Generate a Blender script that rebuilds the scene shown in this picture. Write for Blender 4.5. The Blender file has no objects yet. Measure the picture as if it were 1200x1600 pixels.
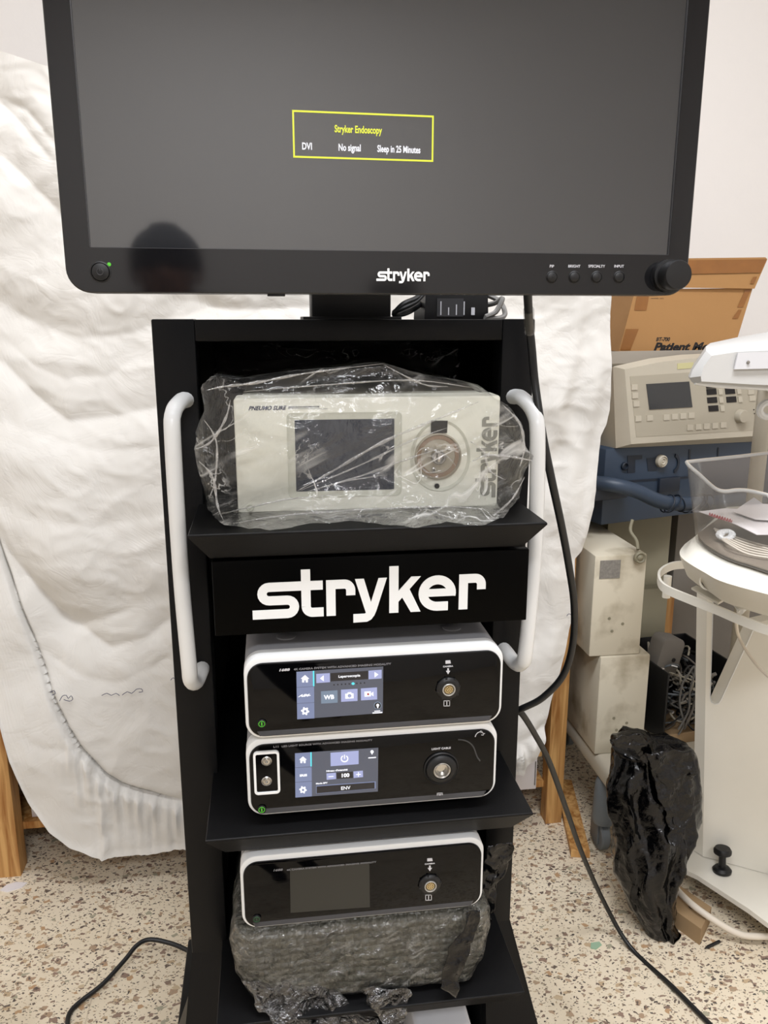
import bpy, bmesh, math, random
from mathutils import Vector, Matrix, noise
random.seed(7)
SC = bpy.context.scene
COL = SC.collection
# ------------------------------------------------------------------ camera, world, light, exposure
CF, CT, CA, CH = 1272.0, math.radians(13.5), math.radians(8.0), 1.36
cam_d = bpy.data.cameras.new('camera'); cam = bpy.data.objects.new('camera', cam_d); COL.objects.link(cam)
cam_d.sensor_fit = 'VERTICAL'; cam_d.sensor_height = 36.0; cam_d.lens = 36.0 * CF / 1600.0
cam_d.clip_start = 0.01
cam.location = (0, 0, CH); cam.rotation_euler = (math.pi/2 - CT, 0, -CA)
SC.camera = cam
SC.view_settings.view_transform = 'Standard'; SC.view_settings.look = 'None'
SC.view_settings.gamma = 1.0; SC.view_settings.use_curve_mapping = False
SC.view_settings.exposure = -0.33
w = bpy.data.worlds.new('world'); SC.world = w; w.use_nodes = True
w.node_tree.nodes['Background'].inputs[0].default_value = (0.9, 0.95, 1, 1)
w.node_tree.nodes['Background'].inputs[1].default_value = 0.15
def area(name, loc, sx, sy, power, col, rot=(0, 0, 0)):
    l = bpy.data.lights.new(name, 'AREA'); l.shape = 'RECTANGLE'; l.size = sx; l.size_y = sy
    l.energy = power; l.color = col
    o = bpy.data.objects.new(name, l); COL.objects.link(o); o.location = loc; o.rotation_euler = rot
    return o
area('ceiling_light_near', (0.35, 0.50, 3.08), 1.5, 0.5, 88, (1.0, 1.02, 1.075))
area('ceiling_light_far', (0.1, -1.6, 3.08), 1.5, 0.5, 84, (1.0, 1.02, 1.075))

FWD = Vector((math.sin(CA)*math.cos(CT), math.cos(CA)*math.cos(CT), -math.sin(CT)))
RGT = Vector((math.cos(CA), -math.sin(CA), 0)); DWN = FWD.cross(RGT)
def ray(px, py): return RGT*((px-600)/CF) + DWN*((py-800)/CF) + FWD
def P(px, py, X=None, Y=None, Z=None):
    "world point seen at a place of the photograph, on a plane of the room"
    d = ray(px, py)
    t = X/d.x if X is not None else Y/d.y if Y is not None else (Z-CH)/d.z
    return Vector((0, 0, CH)) + d*t
class Plane:
    "an upright plane through o turned by yaw: gives local (x, z) on it"
    def __init__(s, o, yaw=0.0):
        s.o = Vector(o); s.yaw = yaw
        s.u = Vector((math.cos(yaw), math.sin(yaw), 0)); s.n = Vector((-math.sin(yaw), math.cos(yaw), 0))
    def __call__(s, px, py):
        d = ray(px, py); t = (s.o - Vector((0, 0, CH))).dot(s.n)/d.dot(s.n)
        q = Vector((0, 0, CH)) + d*t - s.o
        return (q.dot(s.u), q.z)
# ------------------------------------------------------------------ materials
def lin(c):
    c = c/255.0
    return c/12.92 if c <= 0.04045 else ((c+0.055)/1.055)**2.4
def rgb(c): return (lin(c[0]), lin(c[1]), lin(c[2]), 1)
def nd(t, k, **kw):
    n = t.nodes.new(k)
    for a, b in kw.items():
        if a in n.inputs: n.inputs[a].default_value = b
        else: setattr(n, a, b)
    return n
def mat(name, c, rough=0.5, metal=0.0, var=0.06, vs=6.0, bump=0.0, bs=60.0, spec=0.5, emit=0.0, c2=None, ior=1.5, coat=0.0, detail=4.0, con=None):
    m = bpy.data.materials.new(name); m.use_nodes = True; t = m.node_tree
    b = t.nodes['Principled BSDF']
    tc = nd(t, 'ShaderNodeTexCoord'); no = nd(t, 'ShaderNodeTexNoise'); no.inputs['Scale'].default_value = vs
    no.inputs['Detail'].default_value = detail
    t.links.new(tc.outputs['Object'], no.inputs['Vector'])
    mx = nd(t, 'ShaderNodeMix', data_type='RGBA')
    a = rgb(c); z = rgb(c2) if c2 else tuple(v*(1-var*2.2) for v in a[:3])+(1,)
    mx.inputs[6].default_value = a; mx.inputs[7].default_value = z
    if con:
        mr = nd(t, 'ShaderNodeMapRange'); mr.inputs[1].default_value, mr.inputs[2].default_value = con; t.links.new(no.outputs['Fac'], mr.inputs[0]); t.links.new(mr.outputs[0], mx.inputs[0])
    else: t.links.new(no.outputs['Fac'], mx.inputs[0])
    if emit:
        b.inputs['Base Color'].default_value = (0.01, 0.01, 0.01, 1)
        t.links.new(mx.outputs[2], b.inputs['Emission Color']); b.inputs['Emission Strength'].default_value = emit
    else: t.links.new(mx.outputs[2], b.inputs['Base Color'])
    b.inputs['Roughness'].default_value = rough; b.inputs['Metallic'].default_value = metal
    b.inputs['IOR'].default_value = ior; b.inputs['Specular IOR Level'].default_value = spec
    b.inputs['Coat Weight'].default_value = coat
    if bump:
        n2 = nd(t, 'ShaderNodeTexNoise'); n2.inputs['Scale'].default_value = bs; n2.inputs['Detail'].default_value = 6
        t.links.new(tc.outputs['Object'], n2.inputs['Vector'])
        bp = nd(t, 'ShaderNodeBump'); bp.inputs['Strength'].default_value = bump; bp.inputs['Distance'].default_value = 0.01
        t.links.new(n2.outputs['Fac'], bp.inputs['Height']); t.links.new(bp.outputs[0], b.inputs['Normal'])
    return m
M = {}
M['wall'] = mat('wall_plaster', (234, 230, 226), 0.9, bump=0.12, bs=25, var=0.03, vs=2)
M['ceil'] = mat('ceiling_paint', (236, 234, 231), 0.9)
M['black'] = mat('black_powder_coat', (13, 13, 14), 0.45, bump=0.04, bs=500, spec=.18)
M['black2'] = mat('black_lacquer_drawer', (2, 2, 2), 0.35, spec=.05)
M['bezel'] = mat('black_bezel_gloss', (18, 18, 20), 0.07, ior=1.48)
M['plastic_b'] = mat('black_plastic', (18, 18, 19), 0.45, spec=.4)
M['rubber'] = mat('black_rubber', (16, 17, 18), 0.45)
M['gloss_b'] = mat('black_glass_front', (4, 4, 5), 0.05, spec=0.22)
M['grey_bev'] = mat('dark_grey_bevel', (58, 58, 60), 0.3)
M['screen'] = mat('lcd_glass', (32, 33, 35), 0.045, ior=1.98, var=0.02)
sb = M['screen'].node_tree.nodes['Principled BSDF']; sb.inputs['Emission Color'].default_value = (.9, .92, 1, 1); sb.inputs['Emission Strength'].default_value = .006
M['screen_e'] = mat('lcd_panel', (24, 26, 32), 0.12)
M['white_p'] = mat('white_enamel', (232, 233, 232), 0.32, var=0.02)
M['white_sh'] = mat('white_console_shell', (206, 206, 208), 0.4, var=0.02)
M['white_l'] = mat('white_vinyl', (236, 238, 238), 0.5, var=0.01)
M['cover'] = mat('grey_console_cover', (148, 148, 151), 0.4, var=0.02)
M['ringm'] = mat('nickel_ring', (176, 174, 168), 0.3, metal=.4)
M['print'] = mat('silver_print', (200, 200, 204), 0.5, var=0.01)
M['print_d'] = mat('dim_grey_print', (120, 120, 124), 0.5, var=0.01)
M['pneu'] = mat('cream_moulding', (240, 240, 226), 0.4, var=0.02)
M['pneu_d'] = mat('recessed_cream_moulding', (212, 213, 198), 0.45, var=0.02)  # darker copy of the cream, painting shade into the front recesses
M['beige'] = mat('aged_beige_plastic', (198, 190, 172), 0.5, var=0.08, vs=9)
M['beige_d'] = mat('beige_key_plastic', (178, 170, 152), 0.5)
M['khaki'] = mat('khaki_metal', (140, 134, 112), 0.6, var=0.1)
M['blue'] = mat('slate_blue_plastic', (52, 67, 86), 0.45, var=0.12)
M['blue_d'] = mat('deep_blue_plastic', (28, 37, 50), 0.5)
M['boxpaint'] = mat('scuffed_cream_paint', (206, 198, 178), 0.6, c2=(150, 138, 114), vs=10, detail=10, con=(.5, .72))
M['greyp'] = mat('grey_panel', (128, 122, 114), 0.6, var=0.1)
M['castor'] = mat('grey_castor_plastic', (112, 118, 122), 0.5)
M['steel'] = mat('steel', (190, 188, 184), 0.25, metal=1.0)
M['gold'] = mat('brass_pins', (232, 206, 150), 0.45, metal=0.15)
M['navy_pr'] = mat('navy_print', (40, 46, 84), 0.5)
M['ink'] = mat('black_ink', (24, 20, 20), 0.7)
M['red_ink'] = mat('red_ink', (190, 60, 70), 0.7)
M['paper'] = mat('white_paper', (232, 226, 226), 0.8, var=0.04)
M['label'] = mat('grey_data_label', (150, 146, 138), 0.6, c2=(96, 92, 88), vs=160)
M['green'] = mat('green_lamp', (90, 215, 40), emit=1.2)
M['tape'] = mat('brown_packing_tape', (150, 98, 46), 0.28, var=0.15, vs=30)
M['skin'] = mat('skin', (170, 120, 95), 0.5)
M['cloth_d'] = mat('dark_jacket_cloth', (26, 26, 30), 0.9)
M['cloth_n'] = mat('navy_beanie_knit', (20, 20, 28), 0.95, bump=0.4, bs=300)
M['jeans'] = mat('dark_trousers_cloth', (34, 36, 44), 0.9)
M['white_cable'] = mat('cream_hose', (226, 216, 200), 0.45)
M['grey_cable'] = mat('grey_cable', (120, 118, 114), 0.5)
for nme, c, e in (('ui_bg', (88, 92, 106), 1.2), ('ui_side', (124, 134, 168), 1.35), ('ui_btn', (168, 174, 216), 1.35), ('ui_btn2', (120, 136, 156), 1.35),
                  ('ui_dark', (26, 24, 34), .8), ('ui_white', (250, 250, 255), 1.5), ('ui_cyan', (90, 225, 235), 1.5), ('ui_red', (200, 60, 60), 1.0),
                  ('osd_y', (232, 236, 60), 1.45), ('osd_w', (245, 245, 250), 1.45)):
    M[nme] = mat('screen_'+nme, c, 0.3, emit=e, var=0.03)

def wood():
    m = mat('pine_wood', (196, 146, 84), 0.6, var=0.1); t = m.node_tree; b = t.nodes['Principled BSDF']
    tc = nd(t, 'ShaderNodeTexCoord'); mp = nd(t, 'ShaderNodeMapping'); mp.inputs['Scale'].default_value = (14, 14, 1.2)
    n = nd(t, 'ShaderNodeTexNoise'); n.inputs['Scale'].default_value = 3; n.inputs['Detail'].default_value = 6; n.inputs['Distortion'].default_value = 1.2
    r = nd(t, 'ShaderNodeValToRGB'); r.color_ramp.elements[0].position = .35; r.color_ramp.elements[0].color = rgb((160, 106, 50))
    r.color_ramp.elements[1].position = .62; r.color_ramp.elements[1].color = rgb((214, 168, 106))
    t.links.new(tc.outputs['Object'], mp.inputs[0]); t.links.new(mp.outputs[0], n.inputs['Vector'])
    t.links.new(n.outputs['Fac'], r.inputs[0]); t.links.new(r.outputs[0], b.inputs['Base Color'])
    return m
M['wood'] = wood()
def cardboard():
    m = mat('brown_cardboard', (172, 128, 78), 0.75, var=0.05, vs=4, bump=0.1, bs=20)
    return m
M['card'] = cardboard()
M['card2'] = mat('grey_brown_cardboard', (168, 140, 104), 0.8, var=0.08, vs=12)
def terrazzo():
    m = bpy.data.materials.new('terrazzo_floor'); m.use_nodes = True; t = m.node_tree; b = t.nodes['Principled BSDF']
    tc = nd(t, 'ShaderNodeTexCoord')
    base = nd(t, 'ShaderNodeTexNoise'); base.inputs['Scale'].default_value = 7; base.inputs['Detail'].default_value = 8
    t.links.new(tc.outputs['Object'], base.inputs['Vector'])
    col = nd(t, 'ShaderNodeMix', data_type='RGBA'); col.inputs[6].default_value = rgb((238, 226, 203)); col.inputs[7].default_value = rgb((216, 200, 173))
    t.links.new(base.outputs['Fac'], col.inputs[0]); cur = col.outputs[2]
    warp = nd(t, 'ShaderNodeTexNoise'); warp.inputs['Scale'].default_value = 60; t.links.new(tc.outputs['Object'], warp.inputs['Vector'])
    wm = nd(t, 'ShaderNodeMix', data_type='VECTOR'); wm.inputs[0].default_value = 0.018
    t.links.new(tc.outputs['Object'], wm.inputs[4]); t.links.new(warp.outputs['Color'], wm.inputs[5])
    for sc, thr, cols, seed in ((40, .33, ((172, 146, 120), (146, 122, 106), (190, 166, 134)), 1), (64, .31, ((134, 112, 98), (100, 86, 78), (166, 144, 120)), 5),
                                (100, .29, ((106, 92, 82), (164, 150, 126), (74, 66, 62)), 9), (150, .29, ((130, 114, 98), (172, 152, 124), (84, 74, 68)), 21), (27, .20, ((182, 148, 112), (164, 158, 136), (196, 176, 146)), 13)):
        mp = nd(t, 'ShaderNodeMapping'); mp.inputs['Location'].default_value = (seed, seed*.7, seed*.3); mp.inputs['Rotation'].default_value = (0, 0, seed)
        mp.inputs['Scale'].default_value = (1, 1.45, 1)
        v = nd(t, 'ShaderNodeTexVoronoi'); v.voronoi_dimensions = '2D'; v.inputs['Scale'].default_value = sc; v.inputs['Randomness'].default_value = 1; v.distance = 'MANHATTAN'
        t.links.new(wm.outputs[1], mp.inputs[0]); t.links.new(mp.outputs[0], v.inputs['Vector'])
        sep = nd(t, 'ShaderNodeSeparateColor'); t.links.new(v.outputs['Color'], sep.inputs[0])
        # chip radius varies from cell to cell; about half of the cells carry a chip
        mul = nd(t, 'ShaderNodeMath', operation='MULTIPLY'); t.links.new(sep.outputs[0], mul.inputs[0]); mul.inputs[1].default_value = thr*1.5
        lt = nd(t, 'ShaderNodeMath', operation='LESS_THAN'); t.links.new(v.outputs['Distance'], lt.inputs[0]); t.links.new(mul.outputs[0], lt.inputs[1])
        g = nd(t, 'ShaderNodeMath', operation='GREATER_THAN'); t.links.new(sep.outputs[1], g.inputs[0]); g.inputs[1].default_value = .52
        f = nd(t, 'ShaderNodeMath', operation='MULTIPLY'); t.links.new(lt.outputs[0], f.inputs[0]); t.links.new(g.outputs[0], f.inputs[1])
        r = nd(t, 'ShaderNodeValToRGB'); r.color_ramp.interpolation = 'CONSTANT'
        e = r.color_ramp.elements; e[0].color = rgb(cols[0]); e[1].color = rgb(cols[1]); e[1].position = .4; e.new(.7).color = rgb(cols[2])
        t.links.new(sep.outputs[2], r.inputs[0])
        mx = nd(t, 'ShaderNodeMix', data_type='RGBA'); t.links.new(f.outputs[0], mx.inputs[0]); t.links.new(cur, mx.inputs[6]); t.links.new(r.outputs[0], mx.inputs[7])
        cur = mx.outputs[2]
    # tile joints and old stains
    st = nd(t, 'ShaderNodeTexNoise'); st.inputs['Scale'].default_value = 2.6; st.inputs['Detail'].default_value = 5; t.links.new(tc.outputs['Object'], st.inputs['Vector'])
    sr = nd(t, 'ShaderNodeValToRGB'); sr.color_ramp.elements[0].position = .55; sr.color_ramp.elements[1].position = .8
    sr.color_ramp.elements[0].color = (0, 0, 0, 1); sr.color_ramp.elements[1].color = (.55, .55, .55, 1); t.links.new(st.outputs['Fac'], sr.inputs[0])
    mx = nd(t, 'ShaderNodeMix', data_type='RGBA'); t.links.new(sr.outputs[0], mx.inputs[0]); t.links.new(cur, mx.inputs[6]); mx.inputs[7].default_value = rgb((128, 112, 80))
    br = nd(t, 'ShaderNodeTexBrick'); br.offset = 0; br.inputs['Scale'].default_value = 1; br.inputs['Brick Width'].default_value = .4; br.inputs['Row Height'].default_value = .4
    br.inputs['Mortar Size'].default_value = .0016; br.inputs['Color1'].default_value = (0, 0, 0, 1); br.inputs['Color2'].default_value = (0, 0, 0, 1); br.inputs['Mortar'].default_value = (.35, .35, .35, 1)
    t.links.new(tc.outputs['Object'], br.inputs['Vector'])
    m2 = nd(t, 'ShaderNodeMix', data_type='RGBA'); t.links.new(br.outputs['Color'], m2.inputs[0]); t.links.new(mx.outputs[2], m2.inputs[6]); m2.inputs[7].default_value = rgb((150, 130, 104))
    t.links.new(m2.outputs[2], b.inputs['Base Color']); b.inputs['Roughness'].default_value = .5
    return m
M['floor'] = terrazzo()
def cloth():
    m = mat('white_cotton', (220, 217, 211), 0.95, var=0.02, vs=3); t = m.node_tree; b = t.nodes['Principled BSDF']
    tc = nd(t, 'ShaderNodeTexCoord')
    n = nd(t, 'ShaderNodeTexNoise'); n.inputs['Scale'].default_value = 7; n.inputs['Detail'].default_value = 5; n.inputs['Distortion'].default_value = 1.5
    t.links.new(tc.outputs['Object'], n.inputs['Vector'])
    v = nd(t, 'ShaderNodeTexVoronoi'); v.feature = 'DISTANCE_TO_EDGE'; v.inputs['Scale'].default_value = 9
    wm = nd(t, 'ShaderNodeMix', data_type='VECTOR'); wm.inputs[0].default_value = .35
    t.links.new(tc.outputs['Object'], wm.inputs[4]); t.links.new(n.outputs['Color'], wm.inputs[5]); t.links.new(wm.outputs[1], v.inputs['Vector'])
    mm = nd(t, 'ShaderNodeMath', operation='MINIMUM'); t.links.new(v.outputs['Distance'], mm.inputs[0]); mm.inputs[1].default_value = .12
    ad = nd(t, 'ShaderNodeMath', operation='ADD'); t.links.new(mm.outputs[0], ad.inputs[0]); t.links.new(n.outputs['Fac'], ad.inputs[1])
    bp = nd(t, 'ShaderNodeBump'); bp.inputs['Strength'].default_value = .11; bp.inputs['Distance'].default_value = .03
    t.links.new(ad.outputs[0], bp.inputs['Height']); t.links.new(bp.outputs[0], b.inputs['Normal'])
    b.inputs['Specular IOR Level'].default_value = .1
    return m
M['cloth'] = cloth()
def film(name, tint, base_op, gloss_op, rough, bscale, bstr, crease_glint=.4):
    "thin crumpled plastic: see-through, whitened along its creases to paint in glints, sharp gloss"
    m = bpy.data.materials.new(name); m.use_nodes = True; t = m.node_tree; t.nodes.clear(); K = t.links.new
    out = nd(t, 'ShaderNodeOutputMaterial'); tr = nd(t, 'ShaderNodeBsdfTransparent'); tr.inputs[0].default_value = (.98, .98, .98, 1)
    gl = nd(t, 'ShaderNodeBsdfGlossy'); gl.inputs['Roughness'].default_value = rough
    df = nd(t, 'ShaderNodeBsdfDiffuse'); df.inputs[0].default_value = rgb(tint); tc = nd(t, 'ShaderNodeTexCoord')
    m1 = nd(t, 'ShaderNodeMapping'); m1.inputs['Rotation'].default_value = (0, math.radians(28), 0); m2 = nd(t, 'ShaderNodeMapping'); m2.inputs['Scale'].default_value = (.16, .6, 1.2)
    K(tc.outputs['Object'], m1.inputs[0]); K(m1.outputs[0], m2.inputs[0])
    A = nd(t, 'ShaderNodeTexNoise'); A.inputs['Scale'].default_value = bscale; A.inputs['Detail'].default_value = 3; A.inputs['Distortion'].default_value = .4; K(m2.outputs[0], A.inputs['Vector'])
    Bn = nd(t, 'ShaderNodeTexNoise'); Bn.inputs['Scale'].default_value = bscale; Bn.inputs['Detail'].default_value = 5; Bn.inputs['Distortion'].default_value = 1.6; K(tc.outputs['Object'], Bn.inputs['Vector'])
    Cn = nd(t, 'ShaderNodeTexNoise'); Cn.inputs['Scale'].default_value = bscale*.7; K(tc.outputs['Object'], Cn.inputs['Vector'])
    def line(n, wd):
        a = nd(t, 'ShaderNodeMath', operation='SUBTRACT'); K(n.outputs['Fac'], a.inputs[0]); a.inputs[1].default_value = .5
        b = nd(t, 'ShaderNodeMath', operation='ABSOLUTE'); K(a.outputs[0], b.inputs[0])
        c = nd(t, 'ShaderNodeMapRange'); K(b.outputs[0], c.inputs[0]); c.inputs[1].default_value = 0; c.inputs[2].default_value = wd; c.inputs[3].default_value = 1; c.inputs[4].default_value = 0; return c
    la, lb = line(A, .022), line(Bn, .014)
    mxx = nd(t, 'ShaderNodeMath', operation='MAXIMUM'); K(la.outputs[0], mxx.inputs[0]); K(lb.outputs[0], mxx.inputs[1])
    gate = nd(t, 'ShaderNodeMapRange'); K(Cn.outputs['Fac'], gate.inputs[0]); gate.inputs[1].default_value = .46; gate.inputs[2].default_value = .62
    pr = nd(t, 'ShaderNodeMath', operation='MULTIPLY'); K(mxx.outputs[0], pr.inputs[0]); K(gate.outputs[0], pr.inputs[1])
    op = nd(t, 'ShaderNodeMath', operation='MULTIPLY_ADD'); K(pr.outputs[0], op.inputs[0]); op.inputs[1].default_value = crease_glint; op.inputs[2].default_value = base_op; op.use_clamp = True  # white lines painted in as glints along the creases
    ad = nd(t, 'ShaderNodeMath', operation='ADD'); K(A.outputs['Fac'], ad.inputs[0]); K(Bn.outputs['Fac'], ad.inputs[1])
    bp = nd(t, 'ShaderNodeBump'); bp.inputs['Strength'].default_value = bstr; bp.inputs['Distance'].default_value = .02; K(ad.outputs[0], bp.inputs['Height']); K(bp.outputs[0], gl.inputs['Normal'])
    lw = nd(t, 'ShaderNodeLayerWeight'); lw.inputs[0].default_value = .3; K(bp.outputs[0], lw.inputs['Normal'])
    x1 = nd(t, 'ShaderNodeMixShader'); K(op.outputs[0], x1.inputs[0]); K(tr.outputs[0], x1.inputs[1]); K(df.outputs[0], x1.inputs[2])
    g = nd(t, 'ShaderNodeMath', operation='MULTIPLY_ADD'); K(lw.outputs['Fresnel'], g.inputs[0]); g.inputs[1].default_value = gloss_op*2.2; g.inputs[2].default_value = gloss_op*.15; g.use_clamp = True
    x2 = nd(t, 'ShaderNodeMixShader'); K(g.outputs[0], x2.inputs[0]); K(x1.outputs[0], x2.inputs[1]); K(gl.outputs[0], x2.inputs[2]); K(x2.outputs[0], out.inputs[0])
    return m
M['film'] = film('clear_polythene', (240, 240, 236), .03, .24, .10, 15, .6, .6)
M['film_b'] = film('dark_stretch_film', (14, 14, 16), .40, .55, .08, 34, 1.0, .0)
M['crease_glint'] = film('creased_film_glint', (245, 245, 242), .22, .6, .15, 60, .3, .3)  # pale film for the painted glints on the bag's creases
M['film_w'] = film('stretch_film_skin', (200, 200, 196), .02, .30, .10, 36, .8, .30)
M['clear'] = film('scratched_clear_acrylic', (196, 192, 182), .085, .16, .15, 6, .08, .03)
M['milky'] = film('milky_plastic', (204, 203, 200), .85, .12, .3, 4, .05, 0)
M['bag'] = mat('black_polythene', (3, 3, 4), 0.055, bump=.5, bs=42, spec=.4)
def bubble():
    m = mat('bubble_wrap', (98, 97, 84), 0.32, c2=(56, 56, 48), vs=14, detail=6, spec=.8); t = m.node_tree; b = t.nodes['Principled BSDF']
    tc = nd(t, 'ShaderNodeTexCoord'); v = nd(t, 'ShaderNodeTexVoronoi'); v.inputs['Scale'].default_value = 95; v.inputs['Randomness'].default_value = .25
    n = nd(t, 'ShaderNodeTexNoise'); n.inputs['Scale'].default_value = 26; n.inputs['Detail'].default_value = 4; n.inputs['Distortion'].default_value = 2
    t.links.new(tc.outputs['Object'], v.inputs['Vector']); t.links.new(tc.outputs['Object'], n.inputs['Vector'])
    a = nd(t, 'ShaderNodeMath', operation='MULTIPLY_ADD'); t.links.new(v.outputs['Distance'], a.inputs[0]); a.inputs[1].default_value = -.6; t.links.new(n.outputs['Fac'], a.inputs[2])
    bp = nd(t, 'ShaderNodeBump'); bp.inputs['Strength'].default_value = .9; bp.inputs['Distance'].default_value = .012
    t.links.new(a.outputs[0], bp.inputs['Height']); t.links.new(bp.outputs[0], b.inputs['Normal'])
    return m
M['bubble'] = bubble()
# ------------------------------------------------------------------ mesh building
class MB:
    def __init__(s): s.bm = bmesh.new(); s.mats = []; s.cur = 0
    def use(s, m):
        if m not in s.mats: s.mats.append(m)
        s.cur = s.mats.index(m); return s
    def mark(s):
        for f in s.bm.faces:
            if not f.tag: f.material_index = s.cur; f.tag = True
        return s
    def box(s, x0, x1, y0, y1, z0, z1, bev=0.0, seg=2, mx=None):
        m = Matrix.Translation(((x0+x1)/2, (y0+y1)/2, (z0+z1)/2)) @ Matrix.Diagonal((abs(x1-x0), abs(y1-y0), abs(z1-z0), 1))
        if mx is not None: m = mx @ m
        r = bmesh.ops.create_cube(s.bm, size=1, matrix=m)
        if bev:
            es = list({e for v in r['verts'] for e in v.link_edges})
            bmesh.ops.bevel(s.bm, geom=es, offset=bev, segments=seg, profile=.5, affect='EDGES')
        return s.mark()
    def loft(s, loops, cap0=True, cap1=True, closed=True):
        vs = [[s.bm.verts.new(p) for p in lp] for lp in loops]
        n = len(vs[0])
        for a, b in zip(vs, vs[1:]):
            for i in range(n if closed else n-1):
                j = (i+1) % n
                s.bm.faces.new((a[i], a[j], b[j], b[i]))
        if cap0: s.bm.faces.new(vs[0][::-1])
        if cap1: s.bm.faces.new(vs[-1])
        return s.mark()
    def poly(s, pts, y, th=0.0004):
        "flat shape in local x,z at depth y, facing -y"
        return s.loft([[(x, y-th, z) for x, z in pts], [(x, y, z) for x, z in pts]])
    def prism(s, pts, vec):
        v = Vector(vec); return s.loft([[Vector(p) for p in pts], [Vector(p)+v for p in pts]])
    def rr(s, x0, x1, z0, z1, y0, y1, r, bev=0.0, n=8):
        "rounded rectangle bar running along y"
        L = []
        if bev: L.append([(x, y0, z) for x, z in rrpts(x0+bev, x1-bev, z0+bev, z1-bev, max(r-bev, .0005), n)]); L.append([(x, y0+bev*.3, z) for x, z in rrpts(x0+bev*.3, x1-bev*.3, z0+bev*.3, z1-bev*.3, max(r-bev*.3, .0005), n)])
        L.append([(x, y0+bev, z) for x, z in rrpts(x0, x1, z0, z1, r, n)]); L.append([(x, y1, z) for x, z in rrpts(x0, x1, z0, z1, r, n)])
        return s.loft(L)
    def ring(s, x0, x1, z0, z1, y0, y1, r, t, n=8):
        o = rrpts(x0, x1, z0, z1, r, n); i = rrpts(x0+t, x1-t, z0+t, z1-t, max(r-t, .001), n)
        L = [[(x, y1, z) for x, z in o], [(x, y0, z) for x, z in o], [(x, y0, z) for x, z in i], [(x, y1, z) for x, z in i]]
        return s.loft(L, False, False)
    def tube(s, pts, r, n=10, caps=True, sm=0):
        pts = [Vector(p) for p in pts]
        if sm: pts = smooth_path(pts, sm)
        rs = r if isinstance(r, (list, tuple)) else [r]*len(pts)
        if len(rs) != len(pts): rs = [rs[min(len(rs)-1, int(i*len(rs)/len(pts)))] for i in range(len(pts))]
        T = (pts[1]-pts[0]).normalized(); N = T.orthogonal().normalized(); L = []
        for i, p in enumerate(pts):
            t2 = ((pts[min(i+1, len(pts)-1)]-pts[max(i-1, 0)])).normalized()
            N = (N - t2*N.dot(t2)); N = N.normalized() if N.length > 1e-6 else t2.orthogonal().normalized()
            Bn = t2.cross(N)
            L.append([p + (N*math.cos(a)+Bn*math.sin(a))*rs[i] for a in [2*math.pi*k/n for k in range(n)]])
        return s.loft(L, caps, caps)
    def lathe(s, prof, c, axis='z', n=24):
        L = []
        for r, h in prof:
            lp = []
            for k in range(n):
                a = 2*math.pi*k/n; x, y = r*math.cos(a), r*math.sin(a)
                v = {'z': (x, y, h), 'y': (x, h, -y), 'x': (h, x, y)}[axis]
                lp.append(Vector(c)+Vector(v))
            L.append(lp)
        return s.loft(L)
    def text(s, st, size, mx, bold=0.0, shear=0.0, align='LEFT', sx=1.0, ext=0.0002):
        cu = bpy.data.curves.new('t', 'FONT'); cu.body = st; cu.size = size; cu.offset = bold; cu.shear = shear; cu.align_x = align; cu.extrude = ext; cu.resolution_u = 3
        o = bpy.data.objects.new('t', cu); COL.objects.link(o)
        me = bpy.data.meshes.new_from_object(o.evaluated_get(bpy.context.evaluated_depsgraph_get()))
        me.transform(mx @ Matrix.Diagonal((sx, 1, 1, 1))); s.bm.from_mesh(me)
        bpy.data.objects.remove(o); bpy.data.curves.remove(cu); bpy.data.meshes.remove(me)
        for f in s.bm.faces: pass
        return s.mark()
    def build(s, name, m=None, parent=None, smooth=True, angle=35):
        bmesh.ops.recalc_face_normals(s.bm, faces=s.bm.faces)
        me = bpy.data.meshes.new(name); s.bm.to_mesh(me); s.bm.free()
        for mm in ([m] if m else s.mats): me.materials.append(mm)
        if smooth:
            me.polygons.foreach_set('use_smooth', [True]*len(me.polygons)); me.set_sharp_from_angle(angle=math.radians(angle))
        o = bpy.data.objects.new(name, me); COL.objects.link(o)
        if parent: o.parent = parent
        return o
def rrpts(x0, x1, z0, z1, r, n=8):
    p = []
    for cx, cz, a0 in ((x1-r, z1-r, 0), (x0+r, z1-r, 90), (x0+r, z0+r, 180), (x1-r, z0+r, 270)):
        for k in range(n+1):
            a = math.radians(a0+90*k/n); p.append((cx+r*math.cos(a), cz+r*math.sin(a)))
    return p
def smooth_path(p, k):
    out = []
    for i in range(len(p)-1):
        a = p[max(i-1, 0)]; b = p[i]; c = p[i+1]; d = p[min(i+2, len(p)-1)]
        for j in range(k):
            t = j/k
            out.append(.5*((2*b)+(c-a)*t+(2*a-5*b+4*c-d)*t*t+(3*b-a-3*c+d)*t**3))
    out.append(p[-1]); return out
def front(x, y, z, rot=0.0): return Matrix.Translation((x, y, z)) @ Matrix.Rotation(math.pi/2, 4, 'X') @ Matrix.Rotation(rot, 4, 'Z')
def thing(name, label, cat, loc=(0, 0, 0), rz=0.0, group=None):
    o = bpy.data.objects.new(name, None); COL.objects.link(o); o.location = loc; o.rotation_euler = (0, 0, rz); o.empty_display_size = .05
    o['label'] = label; o['category'] = cat
    if group: o['group'] = group
    return o
def tag(o, label, cat, group=None, kind=None):
    o['label'] = label; o['category'] = cat
    if group: o['group'] = group
    if kind: o['kind'] = kind
    return o
def struct(o): o['kind'] = 'structure'; return o
def lab(o, label): o['label'] = label; return o
def interp(tab, x):
    if x <= tab[0][0]: return tab[0][1]
    for (a, va), (b, vb) in zip(tab, tab[1:]):
        if x <= b:
            t = (x-a)/(b-a) if b > a else 0; return va+(vb-va)*t
    return tab[-1][1]
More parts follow.
